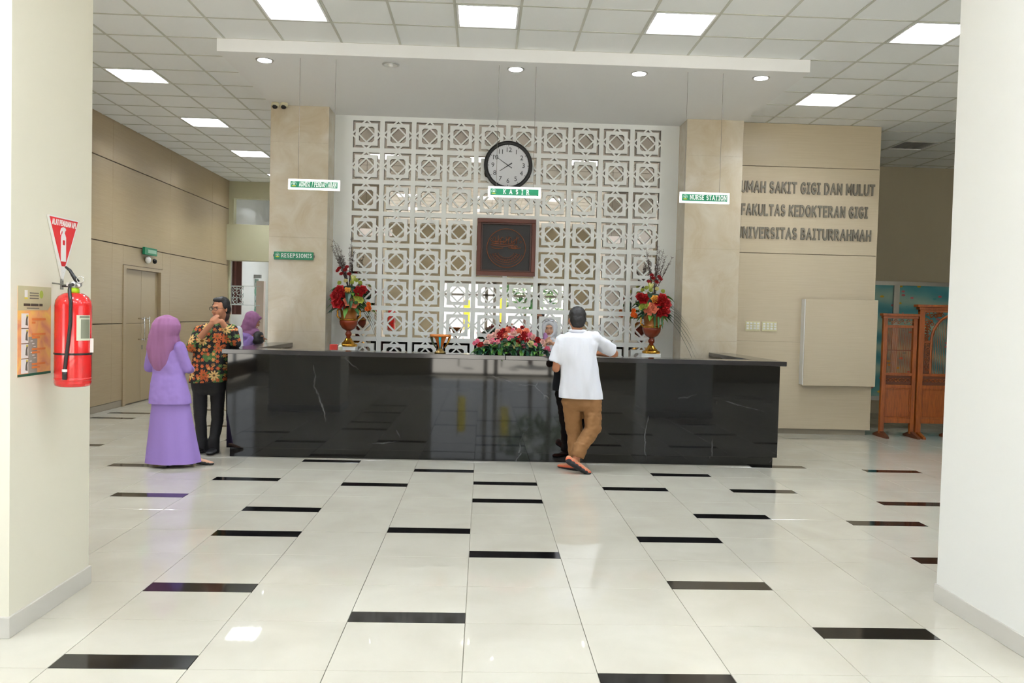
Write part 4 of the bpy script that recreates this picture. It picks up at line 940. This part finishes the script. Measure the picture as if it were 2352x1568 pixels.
m_blk = mat('black trousers', (24, 23, 26), .75); m_lil = mat('lilac suit cloth', (156, 128, 200), .8); m_hij = mat('mauve headscarf', (156, 104, 148), .75)
m_hijg = mat('pale grey headscarf', (212, 214, 220), .75); m_shoe = mat('orange leather sandal', (196, 88, 52), .5); m_bshoe = mat('black shoe', (20, 18, 20), .35)

def legs(b, hips, knees, ankles, r=(.09, .066, .045)):
    for h, k, a in zip(hips, knees, ankles): b.limb([(h, r[0]), (k, r[1]), (a, r[2])])
def foot(b, heel, toe, wd=.036, s=1.):
    heel, toe = V(heel), V(toe); d = toe - heel
    for k in range(7):
        f = k / 6; b.e(heel + d * f + V((0, 0, .012 - .012 * f)), (wd * (.85 + .3 * sin(pi * f * .8)),) * 2 + (.032 - .014 * f,))

# ---- man in white shirt leaning on the counter (seen from behind)
Y = 8.36
pm = thing('person', 'man in white short-sleeved shirt and brown trousers leaning on the counter, seen from behind', 'person', (.98, Y, 0))
A = lambda px, py, y=None: at(px, py, Y if y is None else y)
hc = A(1325, 734, 8.44); hd = Rz(.1, -.05)
nk = A(1326, 762, 8.40); shl, shr_ = A(1290, 782), A(1367, 776); ell, elr = A(1277, 846, 8.36), A(1411, 812, 8.66)
wrl = V((ell.x + .06, 8.60, ell.z + .09)); wrr = V((elr.x - .20, 8.86, 1.185))
hipl, hipr = A(1310, 925, 8.38), A(1362, 925, 8.36)
knl, knr = A(1318, 990, 8.42), A(1363, 982, 8.32); anl, anr = A(1318, 1060, 8.38), A(1324, 1050, 8.24)
b = Body(); head_to(b, hc, hd, 1.1)
TR1 = [(766, 1304, 1347, .06), (774, 1286, 1370, .085), (790, 1282, 1377, .10), (812, 1286, 1371, .112), (840, 1287, 1373, .12), (870, 1286, 1378, .125), (900, 1284, 1383, .13), (930, 1284, 1386, .13)]
b.limb([(hc + V((0, -.02, -.06)), .056), (nk + V((0, 0, -.02)), .062)])
cht = A(1328, 815); pel = A(1335, 905, 8.38)
b.trunk(TR1[:-1], Y, .78)
b.limb([(shl, .055), (ell, .043)]); b.limb([(ell, .042), (wrl, .028)]); b.limb([(shr_, .055), (elr, .045)]); b.limb([(elr, .042), (wrr, .028)])
legs(b, (hipl, hipr), (knl, knr), (anl, anr), (.08, .058, .04))
hand_to(b, wrl, (.3, 1, .5), (0, 0, -1), .95, .5); hand_to(b, wrr, (-.9, .5, 0), (0, 0, -1), .95, .15, -1)
f1h, f1t = Z0(1300, 1076), Z0(1330, 1081); f2h, f2t = A(1306, 1055, 8.20), Z0(1349, 1088)
foot(b, (anl.x + .02, anl.y - .03, .035), (anl.x - .11, anl.y + .1, .03)); foot(b, f2h, (f2t.x, f2t.y, .03))
b.build('body', m_skin, pm, .0085, 4)
hb = Body()
def HE(bb, c, R, p, r, s=1.): bb.e(V(c) + R @ (V(p) * s), V(r) * s, R)
HE(hb, hc, hd, (0, -.022, .045), (.083, .093, .082), 1.12); HE(hb, hc, hd, (0, -.05, -.0), (.079, .068, .075), 1.12); HE(hb, hc, hd, (0, -.055, -.045), (.064, .05, .035), 1.12)
hb.build('hair', m_hair, pm, .008, 3, .003, (60, 60, 60))
sb = Body()
sb.trunk(TR1, Y)
sb.e(nk + V((0, -.01, -.035)), (.09, .075, .05)); sb.limb([(nk + V((-.03, 0, -.02)), .05), (shl + V((.02, 0, .0)), .06)]); sb.limb([(nk + V((.03, 0, -.02)), .05), (shr_ + V((-.02, 0, .0)), .062)])
sb.limb([(shl, .068), (shl.lerp(ell, .45), .07)]); sb.limb([(shl.lerp(ell, .2), .072), (A(1275, 832), .074)], flat=True)
sb.limb([(shr_, .066), (shr_.lerp(elr, .5), .07)]); sb.limb([(shr_.lerp(elr, .2), .07), (shr_.lerp(elr, .78), .078)], flat=True)
sb.build('shirt', m_shirt, pm, .009, 3, .016, (11, 8, 3.5), cuts=[(A(1334, 914), (-.02, 0, -1))])
cb = tube(bmesh.new(), [(nk.x + .072 * cos(t * pi / 10), nk.y + .058 * sin(t * pi / 10) - .005, nk.z + .012 + .006 * sin(t * pi / 10)) for t in range(21)], .0165, 8)
bmesh.ops.scale(cb, vec=(1, 1, 1), verts=cb.verts[:]); obj('collar', cb, m_shirt, pm, smooth=True)
obj('collar_band', lathe(bmesh.new(), [(.066, -.03), (.074, -.02), (.072, .018), (.066, .024)], nk + V((0, -.002, 0)), 28, 1, .86), m_shirt, pm, smooth=True)
tb = Body()
tb.trunk([(900, 1297, 1370, .08), (912, 1294, 1376, .10), (930, 1293, 1380, .11), (942, 1299, 1376, .07)], Y)
tb.limb([(hipl + V((.01, 0, .02)), .106), (knl + V((.01, 0, 0)), .09)]); tb.limb([(knl + V((.01, 0, 0)), .088), (anl + V((0, 0, .05)), .062)]); tb.limb([(anl + V((0, 0, .12)), .064), (anl + V((0, 0, -.02)), .06)], flat=True)
tb.limb([(hipr + V((-.01, 0, .02)), .106), (knr + V((-.005, 0, 0)), .092)]); tb.limb([(knr, .084), (anr + V((.03, .02, .08)), .07)]); tb.limb([(anr + V((.05, .03, .13)), .075), (anr + V((.01, .0, -.0)), .07)], flat=True)
tb.build('trousers', m_trb, pm, .009, 3, .009, (10, 10, 16))
for i, (h_, t_) in enumerate((((anl.x + .03, anl.y - .04, .025), (anl.x - .12, anl.y + .11, .02)), (f2h + V((0, -.005, -.01)), V((f2t.x, f2t.y, .018))))):
    fb_ = Body(); foot(fb_, h_, t_, .042); sd_ = fb_.build('sandal', m_shoe, pm, .008, 3)
    h2, t2 = V(h_), V(t_); n2 = V((0, -.02, -.016)) if i else V((0, 0, -.012))
    fs = Body(); foot(fs, h2 + n2, V((t2.x, t2.y, max(t2.z - .008, .01))) + (V((0, -.008, 0)) if i else V((0, 0, 0))), .04); fs.build('sole', m_blk, sd_, .008, 2, cuts=[((0, 0, .001), (0, 0, -1))])

# ---- man in batik shirt beside the counter end
m_bat = mat('batik print', (30, 28, 26), .7)
nt = m_bat.node_tree; v = coords(m_bat, (1, .35, 1))
def flower_layer(scale, n, thr, loc):
    mp = nt.nodes.new('ShaderNodeMapping'); mp.inputs['Scale'].default_value = (scale,) * 3; mp.inputs['Location'].default_value = loc; nt.links.new(v, mp.inputs[0])
    sx = nt.nodes.new('ShaderNodeSeparateXYZ'); nt.links.new(mp.outputs[0], sx.inputs[0]); cx = nt.nodes.new('ShaderNodeCombineXYZ'); nt.links.new(sx.outputs[0], cx.inputs[0]); nt.links.new(sx.outputs[2], cx.inputs[1])
    vo = nt.nodes.new('ShaderNodeTexVoronoi'); vo.voronoi_dimensions = '2D'; vo.inputs['Scale'].default_value = 1; vo.inputs['Randomness'].default_value = .7; nt.links.new(cx.outputs[0], vo.inputs['Vector'])
    sb_ = nt.nodes.new('ShaderNodeVectorMath'); sb_.operation = 'SUBTRACT'; nt.links.new(cx.outputs[0], sb_.inputs[0]); nt.links.new(vo.outputs['Position'], sb_.inputs[1])
    s2 = nt.nodes.new('ShaderNodeSeparateXYZ'); nt.links.new(sb_.outputs[0], s2.inputs[0])
    def mth(op, a, b_=None, c=None):
        m = nt.nodes.new('ShaderNodeMath'); m.operation = op
        for i, q in enumerate((a, b_, c)):
            if q is None: continue
            if isinstance(q, (int, float)): m.inputs[i].default_value = q
            else: nt.links.new(q, m.inputs[i])
        return m.outputs[0]
    ang = mth('ARCTAN2', s2.outputs[1], s2.outputs[0]); pet = mth('MULTIPLY_ADD', mth('ABSOLUTE', mth('COSINE', mth('MULTIPLY', ang, n / 2))), .26, .16)
    fl_ = mth('LESS_THAN', vo.outputs['Distance'], pet); cen = mth('LESS_THAN', vo.outputs['Distance'], .1)
    return fl_, cen, vo.outputs['Color']
def mixc(f, a, b_):
    m = nt.nodes.new('ShaderNodeMix'); m.data_type = 'RGBA'; nt.links.new(f, m.inputs[0])
    for i, q in ((6, a), (7, b_)):
        if isinstance(q, tuple): m.inputs[i].default_value = (*lin(q), 1)
        else: nt.links.new(q, m.inputs[i])
    return m.outputs[2]
gp = ramp_to(m_bat, nz(m_bat, v, 9, 2), [(.0, (22, 22, 24)), (.56, (22, 22, 24)), (.57, (70, 104, 52)), (1, (70, 104, 52))], None); gp.color_ramp.interpolation = 'CONSTANT'
f1, c1, k1 = flower_layer(19, 6, 0, (3, 0, 1)); sp1 = nt.nodes.new('ShaderNodeSeparateColor'); nt.links.new(k1, sp1.inputs[0])
oc = ramp_to(m_bat, sp1.outputs[0], [(0, (196, 92, 44)), (.5, (214, 140, 74)), (.75, (96, 130, 70)), (1, (180, 70, 40))], None); oc.color_ramp.interpolation = 'CONSTANT'
l1 = mixc(f1, gp.outputs[0], oc.outputs[0])
f2, c2, k2 = flower_layer(7.6, 9, 0, (0, 0, 0)); sp2 = nt.nodes.new('ShaderNodeSeparateColor'); nt.links.new(k2, sp2.inputs[0])
cr2 = ramp_to(m_bat, sp2.outputs[1], [(0, (224, 186, 120)), (.7, (226, 192, 128)), (.71, (190, 90, 40)), (1, (190, 90, 40))], None); cr2.color_ramp.interpolation = 'CONSTANT'
th = nt.nodes.new('ShaderNodeMath'); th.operation = 'MULTIPLY'; gt = nt.nodes.new('ShaderNodeMath'); gt.operation = 'GREATER_THAN'; nt.links.new(sp2.outputs[2], gt.inputs[0]); gt.inputs[1].default_value = .38
nt.links.new(f2, th.inputs[0]); nt.links.new(gt.outputs[0], th.inputs[1])
l2 = mixc(th.outputs[0], l1, cr2.outputs[0]); l3 = mixc(c2, l2, (120, 84, 40)); nt.links.new(l3, nt.nodes['Principled BSDF'].inputs['Base Color'])

Y = 9.0
pm = thing('person', 'man with glasses in flowered batik shirt, hands at his mouth, beside the counter end', 'person', (-2.95, Y, 0))
hc = A(506, 708, 8.95); hd = Rz(pi - .42, -.06)       # faces the viewer, turned to the left
nk = A(500, 737, 9.0); shl, shr_ = A(457, 762, 9.0), A(533, 757, 9.02); ell, elr = A(441, 797, 8.93), A(541, 790, 8.98)
wrl, wrr = A(486, 744, 8.80), A(509, 738, 8.80); elr.z = max(elr.z, 1.2)
hipl, hipr = A(459, 888, 9.02), A(500, 888, 9.02); knl, knr = A(460, 965, 9.0), A(499, 965, 9.0); anl, anr = A(465, 1028, 9.0), A(491, 1026, 8.98)
b = Body(); head_to(b, hc, hd, 1.02)
b.limb([(hc + V((0, .02, -.06)), .058), (nk + V((0, .02, -.03)), .062)])
TR2 = [(742, 474, 520, .06), (750, 452, 540, .085), (765, 447, 543, .1), (800, 447, 530, .125), (830, 442, 526, .135), (860, 437, 522, .14), (892, 434, 522, .14)]
b.trunk(TR2[:-1], Y, .78)
b.limb([(shl, .055), (ell, .043)]); b.limb([(ell, .043), (wrl, .03)]); b.limb([(shr_, .055), (elr, .043)]); b.limb([(elr, .043), (wrr, .03)])
legs(b, (hipl, hipr), (knl, knr), (anl, anr), (.072, .052, .036))
hand_to(b, wrl, (.35, -.05, .7), (.6, .6, 0), .85, .9, 1); hand_to(b, wrr, (-.8, -.1, .3), (-.3, .7, -.5), .85, .9, -1)
b.build('body', m_skin3, pm, .0085, 4); face_parts(hc, hd, 1.02, pm, lip=(140, 70, 60))
hb = Body(); HE(hb, hc, hd, (0, -.03, .052), (.084, .09, .078)); HE(hb, hc, hd, (0, -.06, .0), (.08, .06, .07)); HE(hb, hc, hd, (0, .035, .09), (.06, .04, .03))
for k in (-1, 1): HE(hb, hc, hd, (k * .074, .0, .03), (.012, .04, .045))
hb.build('hair', m_hair, pm, .008, 3, .004, (50, 50, 50))
gb = bmesh.new()
for k in (-1, 1):
    tube(gb, [hc + hd @ V((k * .032 + .025 * cos(t * pi / 8), .105, .0 + .017 * sin(t * pi / 8))) for t in range(17)], .0022, 5)
    tube(gb, [hc + hd @ V((k * .057, .103, .006)), hc + hd @ V((k * .08, .02, .006))], .002, 5)
tube(gb, [hc + hd @ V((-.008, .108, .004)), hc + hd @ V((.008, .108, .004))], .002, 5)
obj('glasses', gb, m_black, pm)
sb = Body()
sb.trunk(TR2, Y)
sb.e(nk + V((0, .03, -.06)), (.09, .07, .05)); sb.limb([(nk + V((-.03, .02, -.05)), .05), (shl, .062)]); sb.limb([(nk + V((.03, .02, -.05)), .05), (shr_, .062)])
sb.limb([(shl, .066), (ell, .06)]); sb.limb([(ell, .06), (ell.lerp(wrl, .35), .055)]); sb.limb([(shr_, .066), (elr, .064)]); sb.limb([(elr, .062), (elr.lerp(wrr, .65), .052)])
sb.build('batik_shirt', m_bat, pm, .009, 4, .007, (9, 9, 5), cuts=[(A(476, 877), (.05, 0, -1))])
tb = Body(); tb.trunk([(855, 441, 516, .115), (878, 439, 519, .12), (893, 441, 518, .1), (905, 447, 512, .07)], Y, 1)
for h_, k_, a_ in ((hipl, knl, anl), (hipr, knr, anr)):
    tb.limb([(h_ + V((0, 0, .03)), .086), (k_, .066)]); tb.limb([(k_, .066), (a_ + V((0, 0, .06)), .057)]); tb.limb([(a_ + V((0, 0, .1)), .059), (a_ + V((0, 0, -.06)), .06)], flat=True)
tb.build('trousers', m_blk, pm, .009, 3, .006, (10, 10, 8))
for a_, dx in ((anl, -.03), (anr, .01)):
    fb_ = Body(); foot(fb_, (a_.x, a_.y + .04, .032), (a_.x + dx, a_.y - .17, .028), .044); fb_.build('shoe', m_bshoe, pm, .008, 2, cuts=[((0, 0, .0), (0, 0, -1))])

# ---- loft helper for skirts and jackets
def loft(rings, n=48, fold=.0, nf=9, seed=0):
    bm = bmesh.new(); R_ = []
    for (x, y, z, rx, ry, a) in rings:
        f = fold * max(0, min(1, (rings[0][2] - z) / max(1e-3, rings[0][2] - rings[-1][2])))
        ring = []
        for k in range(n):
            t = 2 * pi * k / n; q = 1 + f * (sin(nf * t + seed) + .6 * sin((nf * 2 - 3) * t + seed * 2))
            p = V((rx * cos(t) * q, ry * sin(t) * q, 0)); p.rotate(Matrix.Rotation(a, 3, 'Z')); ring.append(bm.verts.new((x + p.x, y + p.y, z)))
        R_.append(ring)
    for a, b_ in zip(R_, R_[1:]):
        for k in range(n): bm.faces.new((a[k], a[(k + 1) % n], b_[(k + 1) % n], b_[k]))
    bm.faces.new(R_[0]); return bm
# ---- woman in lilac suit, three-quarter back view
Y = 8.22
pm = thing('person', 'woman in lilac suit and mauve headscarf talking with the man in the batik shirt', 'person', (-3.02, Y, 0))
hc = A(386, 752, 8.24); hd = Rz(-.5, -.02)      # looks right and away
nk = A(383, 775); shl, shr_ = A(352, 795, 8.24), A(413, 797, 8.18); ell, elr = A(343, 843, 8.28), A(429, 845, 8.22); wrl = A(365, 835, 8.42); wrr = A(437, 848, 8.40)
hipl, hipr = A(378, 915, Y), A(405, 915, Y); knl, knr = A(378, 990), A(415, 990, 8.25); anl, anr = A(390, 1058, 8.2), A(447, 1056, 8.26)
b = Body(); head_to(b, hc, hd, .97); b.limb([(hc + V((0, 0, -.06)), .05), (nk + V((0, 0, -.04)), .055)])
TR3 = [(782, 366, 402, .055), (790, 352, 414, .08), (806, 349, 420, .095), (835, 351, 423, .1), (857, 351, 424, .1), (880, 347, 430, .125), (905, 345, 436, .145), (940, 342, 441, .16)]
b.trunk(TR3[:-1], Y, .74)
b.limb([(shl, .05), (ell, .04), (wrl, .026)]); b.limb([(shr_, .05), (elr, .04), (wrr, .026)]); legs(b, (hipl, hipr), (knl, knr), (anl, anr), (.082, .055, .038))
hand_to(b, wrl, (1, .5, .1), (0, -.5, -1), .88, .4); hand_to(b, wrr, (-.5, .8, .1), (0, .3, -1), .88, .4, -1)
sh = ((anl.x - .01, anl.y - .02, .05), (anl.x + .06, anl.y + .15, .02)), ((anr.x - .03, anr.y, .055), (anr.x + .15, anr.y + .03, .02))
for h_, t_ in sh: foot(b, h_, t_, .032)
b.build('body', m_skin2, pm, .0085, 4); face_parts(hc, hd, .97, pm)
hb = Body(); hb.e(A(383, 750, 8.235), (.128, .135, .118))
hb.trunk([(724, 374, 392, .05), (731, 360, 405, .10), (745, 351, 414, .125), (758, 348, 413, .13), (770, 344, 406, .125), (785, 341, 408, .12), (800, 338, 403, .115), (820, 342, 396, .10), (838, 349, 390, .08), (851, 356, 382, .05)], 8.185)
hb.trunk([(745, 372, 412, .10), (770, 372, 408, .11), (790, 375, 414, .10), (805, 385, 418, .06)], 8.26)
hb.build('headscarf', m_hij, pm, .009, 6, .014, (17, 11, 1.6))
jb = Body(); jb.trunk(TR3, Y)
for s_, e_, w_ in ((shl, ell, wrl), (shr_, elr, wrr)): jb.limb([(s_, .058), (e_, .054)]); jb.limb([(e_, .053), (w_, .042)])
jb.build('jacket', m_lil, pm, .009, 3, .008, (10, 10, 10), cuts=[(A(391, 925), (0, 0, -1))])
s0, s1_ = A(391, 900), A(397, 1060)
obj('skirt', loft([(s0.x + (s1_.x - s0.x) * f, Y, s0.z + (s1_.z - s0.z) * f, .165 + .1 * f, .115 + .08 * f, 0) for f in [k / 14 for k in range(15)]], fold=.03, nf=7), m_lil, pm, smooth=True)
for h_, t_ in sh:
    fb_ = Body(); foot(fb_, V(h_) + V((0, 0, -.018)), V(t_) + V((0, 0, -.006)), .035); h_ = V(h_)
    tube(fb_.bm, [(h_.x, h_.y, .05), (h_.x, h_.y, .002)], .022, 12, r2=.016); top = V(h_).lerp(V(t_), .35)
    fb_.build('shoe', m_bshoe, pm, .006, 2, cuts=[((0, 0, .001), (0, 0, -1)), ((top.x, top.y, .05), (0, 0, 1))])

# ---- second woman with black bag, further back
Y = 11.62
pm = thing('person', 'woman in mauve headscarf looking down into a black bag, beyond the counter end', 'person', (-3.2, Y, 0))
hc = A(581, 736, Y); hd = Rz(-1.25, -.45); sk = 1.0
nk = A(574, 756); shl, shr_ = A(556, 772, Y - .1), A(580, 775, Y + .1); ell, elr = A(556, 803, Y - .16), A(590, 803, Y + .1); wrl, wrr = A(583, 772, Y - .14), A(596, 778, Y + .05)
b = Body(); head_to(b, hc, hd, 1.); b.limb([(hc + V((-.02, 0, -.05)), .05), (nk, .055)])
b.e(V((nk.x - .01, Y, nk.z - .2)), (.12, .14, .18)); b.e(V((nk.x - .02, Y, .85)), (.12, .14, .2))
for q in (-.08, .08): b.limb([((nk.x, Y + q, .8), .08), ((nk.x, Y + q, .45), .055), ((nk.x, Y + q, .08), .038)]); foot(b, (nk.x - .03, Y + q, .03), (nk.x + .15, Y + q, .025), .034)
b.limb([(shl, .05), (ell, .038), (wrl, .026)]); b.limb([(shr_, .05), (elr, .038), (wrr, .026)])
hand_to(b, wrl, (1, .1, .2), (0, .4, -1), .88, .5); hand_to(b, wrr, (.9, -.3, .1), (0, -.4, -1), .88, .5, -1)
b.build('body', m_skin3, pm, .009, 4); face_parts(hc, hd, 1., pm)
hb = Body(); HE(hb, hc, hd, (0, -.025, .025), (.1, .108, .108)); HE(hb, hc, hd, (0, -.03, -.05), (.098, .095, .1)); HE(hb, hc, Rz(0), (-.07, 0, -.12), (.1, .12, .12)); HE(hb, hc, Rz(0), (-.05, 0, -.2), (.12, .14, .09)); HE(hb, hc, Rz(0), (.03, 0, -.17), (.07, .09, .07)); HE(hb, hc, Rz(0), (-.13, 0, -.17), (.07, .1, .07))
hb.limb([(hc + hd @ V((.066 * cos(t * pi / 10), .072 - .03 * abs(cos(t * pi / 10)), -.012 + .09 * sin(t * pi / 10))), .022) for t in range(21)])
hb.build('headscarf', m_hij, pm, .009, 4, .008, (12, 12, 6))
jb = Body(); jb.e((nk.x - .02, Y, nk.z - .1), (.12, .17, .08)); jb.e((nk.x - .02, Y, nk.z - .24), (.14, .17, .18)); jb.e((nk.x - .02, Y, nk.z - .45), (.14, .17, .16))
for s_, e_, w_ in ((shl, ell, wrl), (shr_, elr, wrr)): jb.limb([(s_, .06), (e_, .052)]); jb.limb([(e_, .05), (e_.lerp(w_, .85), .042)])
jb.build('uniform_jacket', m_lil, pm, .01, 4, .005, (8, 8, 8))
obj('skirt', loft([(nk.x - .02, Y, .85 - .75 * f, .14 + .05 * f, .17 + .05 * f, 0) for f in [k / 8 for k in range(9)]], fold=.02), m_lil, pm, smooth=True)
bg_ = Body(); c0 = A(593, 773, Y - .1); bg_.e(c0, (.075, .09, .08)); bg_.e(c0 + V((.0, 0, -.06)), (.08, .1, .06)); bg_.e(c0 + V((.04, 0, .03)), (.03, .06, .04))
bag = bg_.build('handbag', mat('black leather', (14, 12, 14), .5), None, .01, 3, .004, (16, 16, 16)); tag(bag, 'black bag held open by the woman beyond the counter end', 'bag')

# ---- person in white, mostly hidden behind the batik man
Y = 11.0
pm = thing('person', 'person in white top almost hidden behind the man in the batik shirt', 'person', (-3.45, Y, 0))
hc = A(516, 716, Y); hd = Rz(.2); nk = A(517, 742)
b = Body(); head_to(b, hc, hd, .98); b.limb([(hc + V((0, 0, -.06)), .05), (nk, .055)]); b.e((nk.x, Y, nk.z - .22), (.15, .1, .2)); b.e((nk.x, Y, .9), (.14, .1, .2))
for q in (-.09, .09): b.limb([((nk.x + q, Y, .85), .08), ((nk.x + q, Y, .45), .055), ((nk.x + q, Y, .08), .038)]); foot(b, (nk.x + q, Y - .02, .03), (nk.x + q, Y + .16, .025), .034); b.limb([((nk.x + q * 1.9, Y, nk.z - .09), .05), ((nk.x + q * 2.3, Y, nk.z - .36), .038), ((nk.x + q * 1.8, Y + .18, nk.z - .42), .026)]); hand_to(b, (nk.x + q * 1.8, Y + .18, nk.z - .42), (-q * 4, 1, 0), (0, 0, -1), .9, .4, 1 if q > 0 else -1)
b.build('body', m_skin3, pm, .01, 4)
hb = Body(); HE(hb, hc, hd, (0, -.02, .03), (.088, .1, .1)); HE(hb, hc, hd, (0, -.055, -.05), (.075, .06, .09)); hb.build('hair', mat('dark brown hair', (60, 38, 36), .6), pm, .01, 3)
sb = Body(); sb.e((nk.x, Y, nk.z - .09), (.18, .1, .07)); sb.e((nk.x, Y, nk.z - .25), (.17, .12, .18)); sb.e((nk.x, Y, nk.z - .45), (.17, .12, .16))
for q in (-1, 1): sb.limb([((nk.x + q * .17, Y, nk.z - .09), .06), ((nk.x + q * .2, Y, nk.z - .34), .052)])
sb.build('white_top', m_shirt, pm, .01, 4, .005, (8, 8, 8))
tb = Body(); tb.e((nk.x, Y, .86), (.165, .115, .14))
for q in (-.09, .09): tb.limb([((nk.x + q, Y, .85), .09), ((nk.x + q, Y, .45), .07), ((nk.x + q, Y, .1), .06)])
tb.build('trousers', m_blk, pm, .01, 3)

# ---- receptionist behind the counter
Y = 10.45
pm = thing('person', 'receptionist in pale grey headscarf behind the counter, purple cloth at her mouth', 'person', (.93, Y, 0))
hc = A(1262, 755, Y); hd = Rz(pi - .25 + .1, 0); nk = A(1268, 782)
b = Body(); head_to(b, hc, hd, .95); b.limb([(hc + V((0, .01, -.06)), .05), (nk, .055)]); b.e((nk.x + .02, Y, nk.z - .22), (.15, .1, .2)); b.e((nk.x + .02, Y, .85), (.14, .1, .2))
wr = A(1272, 789, 10.2); wl2 = A(1252, 792, 10.2)
for q in (-.08, .08): b.limb([((nk.x + q, Y, .8), .08), ((nk.x + q, Y, .45), .055), ((nk.x + q, Y, .08), .038)]); foot(b, (nk.x + q, Y + .05, .03), (nk.x + q, Y - .15, .025), .034)
shl, shr_ = V((nk.x - .15, Y, nk.z - .1)), V((nk.x + .18, Y, nk.z - .1)); ell, elr = V((nk.x - .17, Y - .12, nk.z - .32)), V((nk.x + .16, Y - .12, nk.z - .3))
b.limb([(shl, .045), (ell, .036), (wl2, .025)]); b.limb([(shr_, .045), (elr, .036), (wr, .025)])
hand_to(b, wr, (-.7, -.2, .35), (0, .9, 0), .78, .7, -1); hand_to(b, wl2, (.3, 0, .9), (.9, .2, 0), .85, .8, 1)
b.build('body', m_skin2, pm, .007, 4); face_parts(hc, hd, .95, pm, lip=(150, 60, 70))
hb = Body(); HE(hb, hc, hd, (0, -.045, .022), (.108, .105, .118)); HE(hb, hc, hd, (0, -.05, -.06), (.1, .085, .1))
for k in (-1, 1): HE(hb, hc, hd, (k * .066, .0, -.01), (.03, .06, .1))
HE(hb, hc, hd, (0, .03, -.14), (.075, .07, .042)); HE(hb, hc, hd, (0, .0, -.11), (.08, .06, .05)); HE(hb, hc, hd, (0, .02, .1), (.06, .05, .026)); hb.e((nk.x + .01, Y + .01, nk.z - .06), (.14, .11, .09)); hb.e((nk.x, Y - .03, nk.z - .15), (.12, .09, .12))
hb.limb([(hc + hd @ V((.063 * cos(t * pi / 10), .072 - .03 * abs(cos(t * pi / 10)), -.012 + .088 * sin(t * pi / 10))), .021) for t in range(21)])
hb.build('headscarf', m_hijg, pm, .007, 3, .004, (14, 14, 8))
jb = Body(); jb.e((nk.x + .015, Y, nk.z - .12), (.175, .1, .07)); jb.e((nk.x + .015, Y, nk.z - .3), (.165, .12, .2)); jb.e((nk.x + .015, Y, nk.z - .55), (.17, .12, .2))
for s_, e_, w_ in ((shl, ell, wl2), (shr_, elr, wr)): jb.limb([(s_, .058), (e_, .05)]); jb.limb([(e_, .048), (e_.lerp(w_, .85), .04)])
jb.build('blouse', mat('pale grey blouse', (206, 208, 214), .7), pm, .01, 4, .004)
obj('skirt', loft([(nk.x, Y, .8 - .7 * f, .16 + .04 * f, .14 + .04 * f, 0) for f in [k / 8 for k in range(9)]], fold=.02), m_blk, pm, smooth=True)
gb = bmesh.new()
for k in (-1, 1): tube(gb, [hc + hd @ V((k * .033 + .027 * cos(t * pi / 8), .075 - .012 * sin(t * pi / 8), .112 + .014 * sin(t * pi / 8))) for t in range(17)], .0025, 5)
for k in (-1, 1): tube(gb, [hc + hd @ V((k * .06, .07, .112)), hc + hd @ V((k * .1, .0, .08))], .002, 5)
obj('glasses', gb, m_black, pm)
cl = Body(); c0 = A(1253, 775, 10.28); cl.e(c0, (.035, .02, .055)); cl.e(c0 + V((-.005, 0, .035)), (.025, .018, .03)); cl.e(c0 + V((.01, 0, -.07)), (.02, .015, .04))
o = cl.build('purple_cloth', mat('purple cloth', (168, 120, 172), .7), None, .006, 3, .003, (30, 30, 30)); tag(o, 'small purple cloth held up to the receptionist\'s mouth', 'cloth')

# ------------------------------------------------------------------ forecourt seen in the mirror behind the lattice
for i, (x, z0_, z1_) in enumerate(((-.72, 1.0, 2.1), (.62, 1.3, 2.2))):
    t = thing('yellow_banner', ('yellow banner outside the entrance, mirrored behind the lattice at its left', 'yellow banner outside the entrance, mirrored behind the lattice at its right')[i], 'banner', (x, -8, 0), 'banners outside the entrance')
    obj('pole', tube(bmesh.new(), [(x, -8, -.05), (x, -8, z1_ + .1)], .02, 8), m_grey, t); obj('cloth', box(x + .02, x + .24, -8.005, -7.995, z0_, z1_), mat('banner yellow', (236, 220, 40), .7), t)
for i, (x, y, r) in enumerate(((1.6, -9.5, 1.0), (3.6, -11, 1.3), (-3.4, -12, 1.2))):
    t = thing('forecourt_tree', ('small green tree outside the entrance, nearest the doors', 'green tree outside the entrance, beyond the nearest one', 'green tree outside the entrance, on the far side of the banners')[i], 'tree', (x, y, 0), 'trees outside the entrance')
    obj('trunk', tube(bmesh.new(), [(x, y, -.05), (x + .05, y, 2.2)], .08, 8, r2=.05), m_twig, t)
    bm = bmesh.new(); rnd = random.Random(i)
    for k in range(160):
        d = V((rnd.gauss(0, 1), rnd.gauss(0, 1), rnd.gauss(0, 1))).normalized() * r * rnd.uniform(.6, 1)
        leaf_bm((x + d.x, y + d.y, 2.5 + d.z * .8), (rnd.uniform(-1, 1), rnd.uniform(-1, 1), rnd.uniform(-.5, .5)), .4, .2, .2, bm)
    obj('crown', bm, m_leaf, t, kind='stuff')
